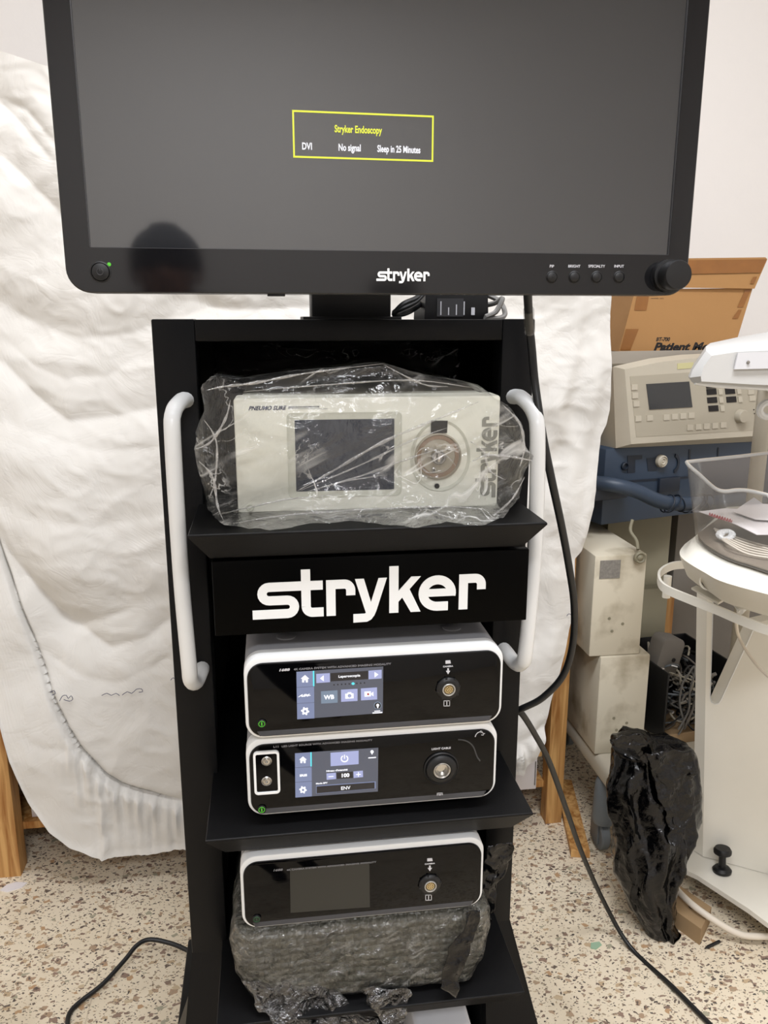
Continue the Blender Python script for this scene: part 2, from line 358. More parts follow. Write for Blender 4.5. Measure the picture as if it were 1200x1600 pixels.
# the wordmark in its own units: x 58..2223, x height 335
def arc(cx, cy, r, a0, a1, n=10, ry=None):
    return [(cx+r*math.cos(math.radians(a0+(a1-a0)*k/n)), cy+(ry or r)*math.sin(math.radians(a0+(a1-a0)*k/n))) for k in range(n+1)]
def stroke(path, t):
    L, R = [], []
    for i, p in enumerate(path):
        a = path[max(i-1, 0)]; b = path[min(i+1, len(path)-1)]
        dx, dy = b[0]-a[0], b[1]-a[1]; d = math.hypot(dx, dy) or 1
        nx, ny = -dy/d*t/2, dx/d*t/2; L.append((p[0]+nx, p[1]+ny)); R.append((p[0]-nx, p[1]-ny))
    return [[L[i], L[i+1], R[i+1], R[i]] for i in range(len(path)-1)]
def wordmark():
    Q = []; t = 84
    Q += stroke([(58, 42)]+arc(375, 104.5, 62.5, -90, 90)+arc(211, 230.5, 62.5, 270, 90)[0:]+[(520, 293)], t)
    Q += stroke([(544, 443), (544, 100)]+arc(602, 100, 58, 180, 270)+[(702, 42)], t)
    Q += [[(530, 335), (698, 335), (698, 251), (530, 251)]]
    for x, wd in ((728, 267), (1968, 256)):
        Q += [[(x, 0), (x+85, 0), (x+85, 335), (x, 335)]]
        Q += stroke([(x+60, 293)]+arc(x+wd-42-60, 233, 60, 90, 0)+[(x+wd-42, 186)], t)
    Q += [[(992, 335), (1075, 335), (1140, 112), (1092, 12)], [(1210, 335), (1288, 335), (1190, 30), (1140, 112)], [(1140, 112), (1190, 30), (1170, -15), (1092, 12)],
          [(1092, 12), (1170, -15), (1142, -52), (1080, 5)], [(1080, 5), (1142, -52), (1102, -72), (975, -75)], [(975, -75), (975, 5), (1080, 5)]]
    Q += [[(1310, 0), (1396, 0), (1396, 440), (1310, 440)], [(1396, 205), (1515, 335), (1605, 335), (1396, 103)], [(1500, 218), (1430, 143), (1512, 0), (1605, 0)], [(1396, 103), (1430, 143), (1500, 218), (1470, 230)]]
    outer = arc(1762, 168, 135, -13, 270, 26, ry=126)
    Q += stroke(outer+[(1865, 42)], t)
    Q += [[(1660, 208), (1900, 208), (1934, 137), (1660, 137)]]
    return Q
WM = wordmark()
def put_wordmark(mb, x, z, y, sc, up=False, th=.0005, scy=None):
    scy = scy or sc
    for i, q in enumerate(WM):
        pts = [((a-58)*sc, b*scy) for a, b in q]
        if up: pts = [(-b, a) for a, b in pts]
        mb.poly([(x+a, z+b) for a, b in pts], y, th*(1+.006*i))
    return mb
# ------------------------------------------------------------------ the room
WY = 2.48
def shell():
    b = MB(); b.box(-2.3, 2.6, -3.0, WY, -.1, 0); struct(b.build('floor', M['floor']))
    b = MB(); b.box(-2.3, 2.6, -3.0, WY, 3.12, 3.2); struct(b.build('ceiling', M['ceil']))
    b = MB(); b.box(-2.4, 2.7, WY, WY+.1, 0, 3.12); struct(b.build('wall_back', M['wall']))
    b = MB(); b.box(-2.4, 2.7, -3.1, -3.0, 0, 3.12); struct(b.build('wall_front', M['wall']))
    b = MB(); b.box(-2.4, -2.3, -3.0, WY, 0, 3.12); struct(b.build('wall_left', M['wall']))
    b = MB(); b.box(2.6, 2.7, -3.0, WY, 0, 3.12); struct(b.build('wall_right', M['wall']))
shell()
# ------------------------------------------------------------------ black equipment cart
def shelf_mb(z, x0=-.093, x1=.315, y0=.88, y1=1.448, lip=.034):
    b = MB(); i = .021
    R = lambda a, zz: [(x0+a, y0+a*1.05, zz), (x1-a, y0+a*1.05, zz), (x1-a, y1, zz), (x0+a, y1, zz)]
    b.loft([R(0.0008, z), R(0, z-.001), R(0, z-.003), R(i, z-lip), R(i+.0015, z-lip), R(i, z-.006)], True, True)
    return b
CX, CY = .10, 1.22
def loc0(b):  # build in world numbers, keep them local to the cart's base
    bmesh.ops.translate(b.bm, verts=b.bm.verts, vec=(-CX, -CY, 0)); return b
cart = thing('equipment_cart', 'tall black metal trolley with white side handles and a white wordmark on its drawer', 'cart', (CX, CY, 0))
for x0, x1 in ((-.137, -.0864), (.2973, .340)):
    b = MB(); b.box(x0, x1, 1.03, 1.075, .12, 1.357, .002); loc0(b).build('post', M['black'], cart)
    b = MB(); b.box(x0, x1, 1.405, 1.45, .12, 1.352, .002); loc0(b).build('post', M['black'], cart)
    xm = x0+.012 if x0 < 0 else x1-.014
    b = MB(); b.box(xm, xm+.002, 1.075, 1.405, .12, 1.352); loc0(b).build('side_panel', M['black'], cart)
b = MB(); b.box(-.0863, .2972, 1.0305, 1.06, 1.3305, 1.3565, .0015); loc0(b).build('crossbar', M['black'], cart)
b = MB(); b.box(-.125, .33, 1.06, 1.452, 1.348, 1.354, .001); loc0(b).build('top_panel', M['black'], cart)
b = MB(); b.box(-.125, .328, 1.44, 1.446, .12, 1.35); loc0(b).build('back_panel', M['black'], cart)
for z in (1.128, .748, .476): loc0(shelf_mb(z)).build('shelf', M['black'], cart)
loc0(shelf_mb(.22, y0=.90)).build('shelf', M['black'], cart)
b = MB(); b.box(-.0705, .3015, .9, .912, 1.0005, 1.0905, .0012); b.box(-.06, .292, .912, 1.40, 1.006, 1.085)
drawer = loc0(b).build('drawer', M['black2'], cart)
pd = Plane((0, .9, 0))
xa, za = pd(395, 966); xb, _ = pd(757, 960); s_ = (xb-xa)/2165
b = MB(); put_wordmark(b, xa, za-.0015, .8995, s_, scy=s_*1.03, th=.0006); loc0(b).build('wordmark', M['white_l'], drawer)
# flared foot frame
b = MB()
def foot(sx):
    xo, xi = (.340, .300) if sx > 0 else (-.137, -.090)
    k = sx
    b.loft([[(xo, 1.03, .46), (xi, 1.03, .46), (xi, 1.12, .46), (xo, 1.12, .46)],
            [(xo+.045*k*(1 if sx > 0 else .5), .93 if 0 else 1.0, .28), (xi, 1.0, .28), (xi, 1.16, .28), (xo+.045*k*(1 if sx > 0 else .5), 1.16, .28)],
            [(xo+.07*k, .84, .12), (xi, .84, .12), (xi, 1.2, .12), (xo+.07*k, 1.2, .12)],
            [(xo+.07*k, .80, .08), (xi, .80, .08), (xi, 1.2, .08), (xo+.07*k, 1.2, .08)]])
foot(1); foot(-1)
b.box(-.2, .40, 1.0, 1.46, .085, .12, .004)
loc0(b).build('base_frame', M['black'], cart)
def castor(parent, x, y, r=.04, m='castor', top=.09, world=True, tyre='plastic_b'):
    ox, oy = (parent.location.x, parent.location.y) if world else (0, 0)
    b = MB(); b.loft([[(x-ox+(q[0])*rr, y-oy+(q[1])*rr, z) for q in [(math.cos(a), math.sin(a)) for a in [i*math.pi/8 for i in range(16)]]] for rr, z in ((r*.5, top), (r*.62, top-.012), (r*.72, r*2.3), (r*.66, r*2.0), (r*.4, r*1.85))])
    b.box(x-ox-.017, x-ox-.012, y-oy-r*.2, y-oy+r*.9, r*.5, r*2.1, .001); b.box(x-ox+.012, x-ox+.017, y-oy-r*.2, y-oy+r*.9, r*.5, r*2.1, .001)
    c = b.build('castor', M[m], parent)
    b = MB(); b.lathe([(r*.5, -.012), (r*.9, -.012), (r, -.008), (r, .008), (r*.9, .012), (r*.5, .012)], (x-ox, y-oy+.01, r), 'x', 24); b.build('wheel', M[tyre], c)
for x, y in ((-.17, .86), (.39, .86), (-.10, 1.50), (.455, 1.49)): castor(cart, x, y, .038, 'castor', .088)
b = MB(); b.box(.34, .475, 1.42, 1.53, .082, .095, .003); loc0(b).build('castor_bracket', M['black'], cart)
def handle(pts):
    b = MB(); b.tube(pts, .0098, 14, sm=6); return loc0(b).build('handle', M['white_p'], cart)
handle([P(291, 625, Y=1.032), P(283, 627, Y=1.01), P(271, 645, Y=.985), P(270, 690, Y=.972), P(283, 900, Y=.972), P(295, 1035, Y=.972), P(298, 1062, Y=.982), P(306, 1066, Y=1.0), P(314, 1050, Y=1.02), P(316, 1043, Y=1.032)])
handle([P(801, 620, Y=1.032), P(815, 622, Y=1.01), P(834, 645, Y=.985), P(840, 690, Y=.972), P(836, 850, Y=.972), P(822, 1010, Y=.972), P(815, 1036, Y=.982), P(805, 1036, Y=1.0), P(792, 1020, Y=1.02), P(786, 1013, Y=1.032)])
# mast that carries the monitor
pm = Plane((0, 1.10, 0)); m0 = pm(487, 480)[0]; m1 = pm(611, 480)[0]
b = MB(); b.box(m0, m1, 1.10, 1.16, 1.354, 1.66, .003); b.box(m0-.012, m1+.012, 1.085, 1.18, 1.354, 1.360, .001)
loc0(b).build('monitor_mast', M['plastic_b'], cart)

# ------------------------------------------------------------------ monitor
MO = Vector((.1286, .83, 1.3815)); MYAW = math.radians(1.5)
mon = thing('surgical_monitor', 'large black flat-panel monitor with grey screen showing a yellow signal box', 'monitor', MO, MYAW)
pl = Plane(MO, MYAW)
b = MB(); b.rr(-.3121, .3121, 0, .385, .004, .030, .022, .003); b.rr(-.27, .27, .03, .36, .028, .062, .02, .01)
b.box(-.07, .07, .13, .27, .06, .20, .004)
b.build('housing', M['plastic_b'], mon)
b = MB(); b.ring(-.3121, .3121, 0, .385, 0.0, .006, .022, .0222)
b.rr(-.3121, .3121, .001, .040, 0.0, .006, .0195)
b.bm.free()
def bezel():
    b = MB(); o = rrpts(-.3121, .3121, 0, .385, .022, 8)
    i = rrpts(-.2893, .2893, .0408, .3655, .0012, 8)
    e = .0012
    o2 = rrpts(-.3121+e, .3121-e, e, .385-e, .021, 8)
    b.loft([[(x, .006, z) for x, z in o], [(x, e, z) for x, z in o], [(x, 0, z) for x, z in o2], [(x, 0, z) for x, z in i], [(x, .004, z) for x, z in i]], False, False)
    return b.build('bezel', M['bezel'], mon)
bez = bezel()
b = MB(); b.box(-.2897, .2897, .0022, .0045, .0402, .366); scr = b.build('screen', M['screen'], mon)
b = MB()
for x0, x1, z0, z1 in ((-.2893, -.2885, .0408, .3655), (.2885, .2893, .0408, .3655), (-.2893, .2893, .0408, .0413)): b.box(x0, x1, .0006, .0022, z0, z1)
b.build('screen_lip_highlight', M['grey_bev'], scr)  # grey strips painted in as the highlight on the screen lip
YS = .0019
b = MB(); c = [pl(457, 170), pl(679, 181), pl(677, 253), pl(458, 245)]
x0 = (c[0][0]+c[3][0])/2; x1 = (c[1][0]+c[2][0])/2; z1 = (c[0][1]+c[1][1])/2; z0 = (c[2][1]+c[3][1])/2; t = .0016
for q in ((x0, x1, z1-t, z1), (x0, x1, z0, z0+t), (x0, x0+t, z0, z1), (x1-t, x1, z0, z1)): b.box(q[0], q[1], YS-.0002, YS, q[2], q[3])
b.build('signal_box', M['osd_y'], scr); b = MB(); xx = pl(523, 203)[0]; b.text('Stryker Endoscopy', .0088, front(xx, YS, pl(562, 207)[1]), bold=.00022, sx=(pl(604, 200)[0]-xx)/.0735)
b.build('signal_title', M['osd_y'], scr)
zz = z0+.0075
for s, xa_, xb_ in (('DVI', 472, 490), ('No signal', 529, 567), ('Sleep in 25 Minutes', 590, 665)):
    u0 = pl(xa_, 238)[0]; u1 = pl(xb_, 238)[0]; w_ = {'DVI': .0150, 'No signal': .0345, 'Sleep in 25 Minutes': .0745}[s]
    b = MB(); b.text(s, .0085, front(u0, YS, zz), bold=.0002, sx=(u1-u0)/w_); b.build('signal_text', M['osd_w'], scr)
b = MB(); xa, za = pl(588, 439); xb, _ = pl(671, 436); s_ = (xb-xa)/2165; put_wordmark(b, xa, za, -.0001, s_, scy=s_*1.1, th=.0004); b.build('wordmark', M['white_l'], mon)
def button(cx, cz, r, parent, name='button', m='plastic_b', dome=.002):
    b = MB(); b.lathe([(r*1.18, .0012), (r*1.18, -.0006), (r*1.05, -.001), (r, -.0002), (r*.94, -dome*.6), (r*.6, -dome), (.0003, -dome*1.1)], (cx, 0, cz), 'y', 28)
    # lathe about y: height runs along y
    return b.build(name, M[m], parent)
for px, s in ((862, 'PIP'), (897, 'BRIGHT'), (932, 'SPECIALTY'), (967, 'INPUT')):
    x, z = pl(px, 433); bt = button(x, z, .0052, mon)
    b = MB(); x, z = pl(px, 418); b.text(s, .0038, front(x, -.0002, z), align='CENTER', bold=.00004); b.build('caption', M['print'], bt)
x, z = pl(157, 425); bt = button(x, z, .0082, mon, 'power_button')
b = MB(); b.tube([(x+.0028*math.sin(a), -.0026, z+.0028*math.cos(a)) for a in [.5+5.28*i/16 for i in range(17)]], .00035, 6); b.tube([(x, -.0026, z+.001), (x, -.0026, z+.0036)], .00035, 6); b.build('power_symbol', M['grey_bev'], bt)
x, z = pl(170.5, 413); b = MB(); b.lathe([(.0018, 0), (.0016, -.0006), (.0002, -.0008)], (x, 0, z), 'y', 16); b.build('power_lamp', M['green'], mon)
x, z = pl(1043, 431); b = MB()
b.lathe([(.0165, 0), (.0165, -.004), (.0135, -.0045), (.0135, -.009), (.0148, -.0095), (.0150, -.021), (.0140, -.0235), (.0003, -.0245)], (x, 0, z), 'y', 40); kn = b.build('dial', M['plastic_b'], mon)
b = MB(); x, z = pl(360, 461); b.box(pl(418, 459)[0], pl(446, 459)[0], .004, .010, -.0022, .0005, .0006); b.build('sensor_bar', M['plastic_b'], mon)

# ------------------------------------------------------------------ power adapter and leads on the cart top
pa = Plane((0, 1.12, 0))
ax0, az0 = pa(660, 497); ax1 = pa(762, 496)[0]
ad = thing('power_adapter', 'black power brick with a grey rating label lying on the cart top below the monitor', 'power adapter', ((ax0+ax1)/2, 1.15, 1.354), math.radians(4))
hw = (ax1-ax0)/2
b = MB(); b.loft([[(x*s, y*s, z) for x, y in ((-hw, -.03), (hw, -.03), (hw, .03), (-hw, .03))] for s, z in ((.96, 0), (1, .003), (.97, .034), (.92, .038))]); b.build('case', M['plastic_b'], ad)
b = MB(); b.box(-hw*.62, hw*.2, -.0306, -.0298, .006, .030); b.build('rating_label', M['grey_bev'], ad)
b = MB()
for i in range(5): b.box(-hw*.52+i*.011, -hw*.52+i*.011+(.0015 if i < 4 else .005), -.0312, -.0306, .008, .026-(i*5 % 3)*.004)
b.build('label_print', M['print'], ad)
b = MB(); b.tube([(hw*.9, 0, .02), (hw+.012, -.02, .024), (hw+.02, -.03, .03), (hw+.01, -.034, .012), (hw-.005, -.036, .005), (hw+.018, -.03, .004), (hw+.027, -.02, .012), (hw+.02, .0, .03), (hw-.02, .02, .045)], .0036, 8, sm=5)
tag(b.build('adapter_lead', M['grey_cable'], None), 'grey lead looping out of the right end of the power brick', 'cable'); o = bpy.data.objects['adapter_lead']; o.location = ad.location
b = MB()
for k in (0, 1): b.tube([P(662+k*3, 455, Y=1.12), P(650, 466+k*5, Y=1.11), P(630, 475+k*6, Y=1.10), P(616, 490-k*2, Y=1.10), P(622, 492, Y=1.11), P(640, 485+k*2, Y=1.12), P(668, 468, Y=1.16)], .0034, 8, sm=5)
tag(b.build('power_lead', M['rubber']), 'pair of black leads looping between the mast and the power brick', 'cable')

# ------------------------------------------------------------------ 4k consoles
CW, CHH, CD = .313, .1075, .37
M['pin_bed'] = mat('tan_insulator', (128, 108, 70), .5)
def console(name, label, x0, y, z0, lit, kind):
    t = thing(name, label, 'medical console', (x0+CW/2, y, z0), 0, 'slim white and black imaging consoles on the cart')
    hw = CW/2
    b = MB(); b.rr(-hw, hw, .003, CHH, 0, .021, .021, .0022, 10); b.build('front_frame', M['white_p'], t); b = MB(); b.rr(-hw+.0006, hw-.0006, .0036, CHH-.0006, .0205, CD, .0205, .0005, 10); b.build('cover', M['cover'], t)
    b = MB(); b.rr(-hw+.0038, hw-.0038, .007, CHH-.0075, -.0035, .004, .0185, .0012, 10); fp = b.build('front_panel', M['gloss_b'], t)
    b = MB(); b.loft([[(-hw+.016, -.0036, .0085), (hw-.016, -.0036, .0085), (hw-.013, -.0036, .0145), (-hw+.013, -.0036, .0145)], [(-hw+.016, -.0050, .0088), (hw-.016, -.0050, .0088), (hw-.016, -.0040, .0135), (-hw+.016, -.0040, .0135)]])
    b.build('lower_bevel', M['grey_bev'], t)
    for sx in (-1, 1):
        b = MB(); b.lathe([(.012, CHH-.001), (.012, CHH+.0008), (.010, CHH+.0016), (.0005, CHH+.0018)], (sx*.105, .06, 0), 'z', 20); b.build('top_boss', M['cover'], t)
        for yy in (.05, CD-.05):
            b = MB(); b.lathe([(.008, 0), (.009, .004)], (sx*.11, yy, 0), 'z', 14); b.build('foot', M['rubber'], t)
    p = Plane((x0+hw, y-.0036, z0)); F = -.0037
    return t, fp, p
def mbpoly(b, p, f, pts, lvl=0): return b.poly([p(*f(*q)) for q in pts], -.0037-.0003*lvl, .0003)
def disc(cx, cy, rx, ry=None, n=18): return [(cx+rx*math.cos(2*math.pi*k/n), cy+(ry or rx)*math.sin(2*math.pi*k/n)) for k in range(n)]
def recta(x0, y0, x1, y1, dy=0): return [(x0, y0), (x1, y0+dy), (x1, y1+dy), (x0, y1)]
def home(b, p, f, cx, cy, s, l): mbpoly(b, p, f, [(cx, cy-s), (cx+s*1.15, cy), (cx+s*.8, cy), (cx+s*.8, cy+s), (cx+s*.2, cy+s), (cx+s*.2, cy+s*.4), (cx-s*.2, cy+s*.4), (cx-s*.2, cy+s), (cx-s*.8, cy+s), (cx-s*.8, cy), (cx-s*1.15, cy)], l)
def gear(b, p, f, cx, cy, s, l):
    b.use(M['ui_white']); mbpoly(b, p, f, [(cx+(s if k % 4 < 2 else s*.72)*math.cos(k*math.pi/12), cy+(s if k % 4 < 2 else s*.72)*math.sin(k*math.pi/12)) for k in range(24)], l)
    b.use(M['ui_side']); mbpoly(b, p, f, disc(cx, cy, s*.3), l+1)
def textat(b, p, f, s, x, y, h, x1=None, bold=.0001, shear=0, lvl=2, slope=0):
    "text in picture row y from x to x1"
    u0, z0 = p(*f(x, y)); u1, z1 = p(*f(x1, y+slope)) if x1 else (u0+.01, z0)
    cu = MB(); cu.text(s, h, Matrix.Identity(4), bold=bold, shear=shear); wd = max(v.co.x for v in cu.bm.verts); cu.bm.free()
    b.text(s, h, front(u0, -.0037-.0003*lvl, z0), bold=bold, shear=shear, sx=(u1-u0)/wd)
def power_lamp(t, p, px, py, lit):
    x, z = p(px, py); b = MB(); b.lathe([(.0052, .0002), (.0052, -.0016), (.0046, -.002), (.0044, -.0016)], (x, -.0037, z), 'y', 24); bt = b.build('power_button', M['plastic_b'], t)
    b = MB(); r = .0036
    b.tube([(x+r*math.cos(a), -.0056, z+r*math.sin(a)) for a in [2*math.pi*i/20 for i in range(21)]], .00032, 6)
    b.tube([(x, -.0056, z+.002), (x, -.0056, z-.002)], .0006 if lit else .0004, 8)
    b.build('power_symbol', M['green'] if lit else mat('unlit_green_mark', (30, 90, 50), .4), bt)
def camera_port(t, p, cx, cy, up):
    x, z = p(cx, cy); y0 = -.0037
    b = MB(); b.lathe([(.0145, .001), (.0145, -.002), (.0128, -.0040), (.0105, -.0050), (.0085, -.0050), (.0083, -.002)], (x, y0, z), 'y', 32)
    for k in range(8):
        a = k*math.pi/4+.2; b.box(x+.0138*math.cos(a)-.0012, x+.0138*math.cos(a)+.0012, y0-.0038, y0-.001, z+.0138*math.sin(a)-.0012, z+.0138*math.sin(a)+.0012, .0004)
    pt = b.build('camera_socket', M['plastic_b'], t)
    b = MB(); b.lathe([(.0080, 0), (.0080, -.0058), (.0074, -.0062), (.0066, -.0058), (.0064, -.003)], (x, y0, z), 'y', 28); b.build('socket_ring', M['ringm'], pt)
    b = MB(); b.lathe([(.0061, -.002), (.0061, -.0040), (.0003, -.0041)], (x, y0, z), 'y', 24); b.build('socket_insert', M['pin_bed'], pt); b = MB()
    for k in range(19):
        r, a = ((0, 0) if k == 0 else (.0021, k*math.pi/3) if k < 7 else (.0042, k*math.pi/6)); b.lathe([(.0006, -.004), (.0005, -.0058), (.0001, -.0060)], (x+r*math.cos(a), y0, z+r*math.sin(a)), 'y', 6)
    b.build('socket_pins', M['gold'], pt)
    b = MB(); f = lambda a, c: (cx+a, cy+c); b.use(M['print'])
    d = up
    mbpoly(b, p, f, [(-4, -43*d), (3.5, -43.5*d), (4.5, -38.5*d), (-4, -38*d)]); textat(b, p, f, 'CAMERA', -8, -34*d+1.5, .0026, 8, lvl=1)
    mbpoly(b, p, f, [(-1.2, -31*d), (1.4, -31*d), (1.4, -27*d), (3.4, -27*d), (0, -21.5*d), (-3.4, -27*d), (-1.2, -27*d)])
    y = 23*d if up < 1 else 24
    for q in ([(-7, y-4.5), (3, y-4.8), (3, y-3.8), (-7, y-3.5)], [(-7, y+3.5), (3, y+3.2), (3, y+4.2), (-7, y+4.5)], [(-7, y-4), (-6, y-4), (-6, y+4), (-7, y+4)], [(2, y-4), (3, y-4), (3, y+4), (2, y+4)], [(-2.6, y-3), (-1.2, y-3), (-1.2, y+2.8), (-2.6, y+2.8)]): mbpoly(b, p, f, q)
    b.build('socket_markings', None, t)['kind'] = 'stuff'

D1 = console('camera_console', 'upper of the two stacked consoles, lit screen showing a WB button', -.0400, .895, .8665, 1, 0)
t, fp, p = D1; f = lambda x, y: (455+x/8, 1030+y/8)
b = MB(); b.use(M['ui_bg']); mbpoly(b, p, f, [(64, 155), (1150, 90), (1145, 670), (74, 750)], 0)
b.use(M['ui_side']); mbpoly(b, p, f, [(66, 158), (270, 145), (272, 335), (68, 348)], 1); mbpoly(b, p, f, [(68, 354), (286, 340), (288, 536), (72, 548)], 1); mbpoly(b, p, f, [(72, 554), (288, 542), (290, 736), (76, 748)], 1)
b.use(M['ui_cyan']); mbpoly(b, p, f, [(270, 145), (288, 143), (290, 334), (272, 335)], 1); mbpoly(b, p, f, disc(773, 303, 20, 16), 1)
b.use(M['ui_btn']); mbpoly(b, p, f, [(312, 182), (482, 172), (484, 284), (314, 296)], 1); mbpoly(b, p, f, [(966, 142), (1130, 130), (1130, 238), (966, 248)], 1)
mbpoly(b, p, f, [(622, 380), (828, 368), (828, 518), (624, 530)], 1); mbpoly(b, p, f, [(870, 364), (1072, 350), (1074, 500), (872, 512)], 1)
b.use(M['ui_btn2']); mbpoly(b, p, f, [(372, 400), (578, 386), (580, 540), (374, 552)], 1); mbpoly(b, p, f, disc(1080, 577, 48), 1)
b.use(M['ui_dark']); mbpoly(b, p, f, [(490, 172), (962, 143), (964, 246), (492, 275)], 1)
for k in range(9):
    if k != 5: mbpoly(b, p, f, disc(535+k*47.5, 318-k*3, 9), 1)
mbpoly(b, p, f, disc(1080, 577, 40), 2)
b.use(M['ui_white']); mbpoly(b, p, f, [(360, 236), (406, 198), (408, 272)], 2); mbpoly(b, p, f, [(1088, 188), (1040, 156), (1042, 224)], 2)
home(b, p, f, 172, 240, 46, 2); textat(b, p, f, 'AIM-', 92, 468, .0042, 245, bold=.0002, shear=.5, slope=-15)
textat(b, p, f, 'Laparoscopie', 588, 228, .0044, 862, bold=.0001, slope=-12); textat(b, p, f, 'WB', 412, 498, .0074, 538, bold=.0003, slope=-10)
mbpoly(b, p, f, [(674, 428), (700, 426), (708, 410), (748, 408), (756, 424), (778, 423), (780, 484), (676, 490)], 2)
mbpoly(b, p, f, [(914, 402), (994, 398), (996, 460), (916, 466)], 2); mbpoly(b, p, f, [(998, 424), (1026, 402), (1028, 460), (1000, 440)], 2)
mbpoly(b, p, f, disc(1080, 570, 18, 18), 3); mbpoly(b, p, f, [(1070, 585), (1090, 585), (1086, 606), (1074, 606)], 3)
mbpoly(b, p, f, [(1038, 642), (1112, 636), (1112, 646), (1038, 652)], 2); mbpoly(b, p, f, [(1015, 662), (1138, 654), (1138, 668), (1015, 676)], 2)
b.use(M['ui_side']); mbpoly(b, p, f, disc(728, 452, 22, 20), 3); b.use(M['ui_btn']); mbpoly(b, p, f, disc(728, 452, 15, 13), 4)
b.use(M['ui_red']); mbpoly(b, p, f, disc(960, 432, 13), 3)
gear(b, p, f, 174, 645, 52, 2)
b.build('touchscreen', None, fp)
b = MB(); b.use(M['print']); I = lambda x, y: (x, y)
textat(b, p, I, '1688', 435, 1048.5, .0040, 453, bold=.00015, shear=.2, slope=-1); b.use(M['print_d']); textat(b, p, I, '4K CAMERA SYSTEM WITH ADVANCED IMAGING MODALITY', 459, 1047, .0033, 611, slope=-10)
b.build('front_lettering', None, fp)
power_lamp(t, p, 409, 1130, True); camera_port(t, p, 700, 1075, 1)

D2 = console('light_source_console', 'lower of the two stacked consoles, with LIGHT CABLE port and ENV on its lit screen', -.0418, .903, .7575, 1, 1)
t, fp, p = D2; f = lambda x, y: (385+x/5.4545, 1155+y/5.4545)
b = MB(); b.use(M['ui_bg']); mbpoly(b, p, f, [(413, 118), (1124, 72), (1120, 444), (417, 496)], 0)
b.use(M['ui_side']); mbpoly(b, p, f, [(414, 120), (545, 111), (547, 230), (415, 240)], 1); mbpoly(b, p, f, [(415, 244), (556, 235), (557, 353), (416, 364)], 1); mbpoly(b, p, f, [(416, 368), (557, 358), (558, 484), (418, 495)], 1)
b.use(M['ui_cyan']); mbpoly(b, p, f, [(545, 110), (556, 109), (557, 229), (546, 230)], 1)
b.use(M['ui_btn']); mbpoly(b, p, f, [(716, 114), (956, 96), (956, 210), (718, 228)], 1); mbpoly(b, p, f, [(682, 290), (762, 284), (764, 336), (684, 344)], 1); mbpoly(b, p, f, [(912, 273), (992, 266), (994, 320), (914, 328)], 1)
b.use(M['ui_side']); mbpoly(b, p, f, [(594, 394), (1102, 358), (1102, 418), (594, 462)], 1)
b.use(M['ui_dark']); mbpoly(b, p, f, [(768, 284), (906, 274), (908, 328), (770, 336)], 1); mbpoly(b, p, f, [(598, 400), (1092, 364), (1092, 416), (598, 458)], 2)
b.use(M['ui_white']); home(b, p, f, 482, 172, 28, 2); textat(b, p, f, 'IRIS', 454, 316, .0040, 518, bold=.0002, slope=-5); textat(b, p, f, '100', 804, 322, .0068, 878, bold=.0003, slope=-6)
textat(b, p, f, "Niveau d'intensité", 680, 276, .0030, 862, slope=-14); textat(b, p, f, 'ENV', 804, 428, .0064, 886, lvl=3, slope=-5); textat(b, p, f, 'Mode SPY', 592, 382, .0026, 692, slope=-7)
mbpoly(b, p, f, [(700, 314), (742, 311), (742, 317), (700, 320)], 2); mbpoly(b, p, f, [(934, 296), (974, 293), (974, 299), (934, 302)], 2); mbpoly(b, p, f, [(951, 278), (957, 278), (957, 316), (951, 316)], 2)
for q in stroke([(836+28*math.sin(a), 163-26*math.cos(a)) for a in [.55+5.2*i/20 for i in range(21)]], 9): mbpoly(b, p, f, q, 2)
mbpoly(b, p, f, [(832, 130), (840, 130), (840, 164), (832, 164)], 2)
mbpoly(b, p, f, disc(1070, 104, 14), 2); mbpoly(b, p, f, [(1064, 112), (1076, 112), (1074, 126), (1066, 126)], 2); mbpoly(b, p, f, [(1038, 153), (1104, 148), (1104, 156), (1038, 161)], 2)
gear(b, p, f, 482, 428, 32, 2)
b.build('touchscreen', None, fp)
b = MB(); b.use(M['print_d']); textat(b, p, I, 'L11', 427, 1168, .0036, 435, bold=.0001, slope=-.6); textat(b, p, I, 'LED LIGHT SOURCE WITH ADVANCED IMAGING MODALITY', 440, 1167, .0030, 582, slope=-10)
b.build('front_lettering', None, fp); b = MB(); b.use(M['print']); textat(b, p, I, 'LIGHT CABLE', 674, 1171.5, .0036, 704, slope=-2); b.build('port_caption', None, fp); b = MB(); b.use(M['print'])
g = lambda x, y: (640+x/8, 1135+y/8)
for q in ([(340, 830), (415, 826), (415, 836), (340, 840)], [(340, 884), (415, 880), (415, 890), (340, 894)], [(340, 830), (350, 830), (350, 890), (340, 890)], [(405, 828), (415, 828), (415, 886), (405, 886)], [(352, 848), (404, 846), (378, 872)]): mbpoly(b, p, g, q, 0)
b.build('port_marking', None, fp); b = MB(); b.use(M['print'])
for q in stroke([(818, 130), (830, 100), (850, 78), (880, 66), (905, 70), (925, 92), (940, 85)], 10)+stroke([(880, 66), (890, 52), (905, 62), (890, 80)], 7)+stroke([(895, 105), (920, 108), (925, 88)], 8): mbpoly(b, p, g, q, 0)
b.build('corner_emblem', None, fp)
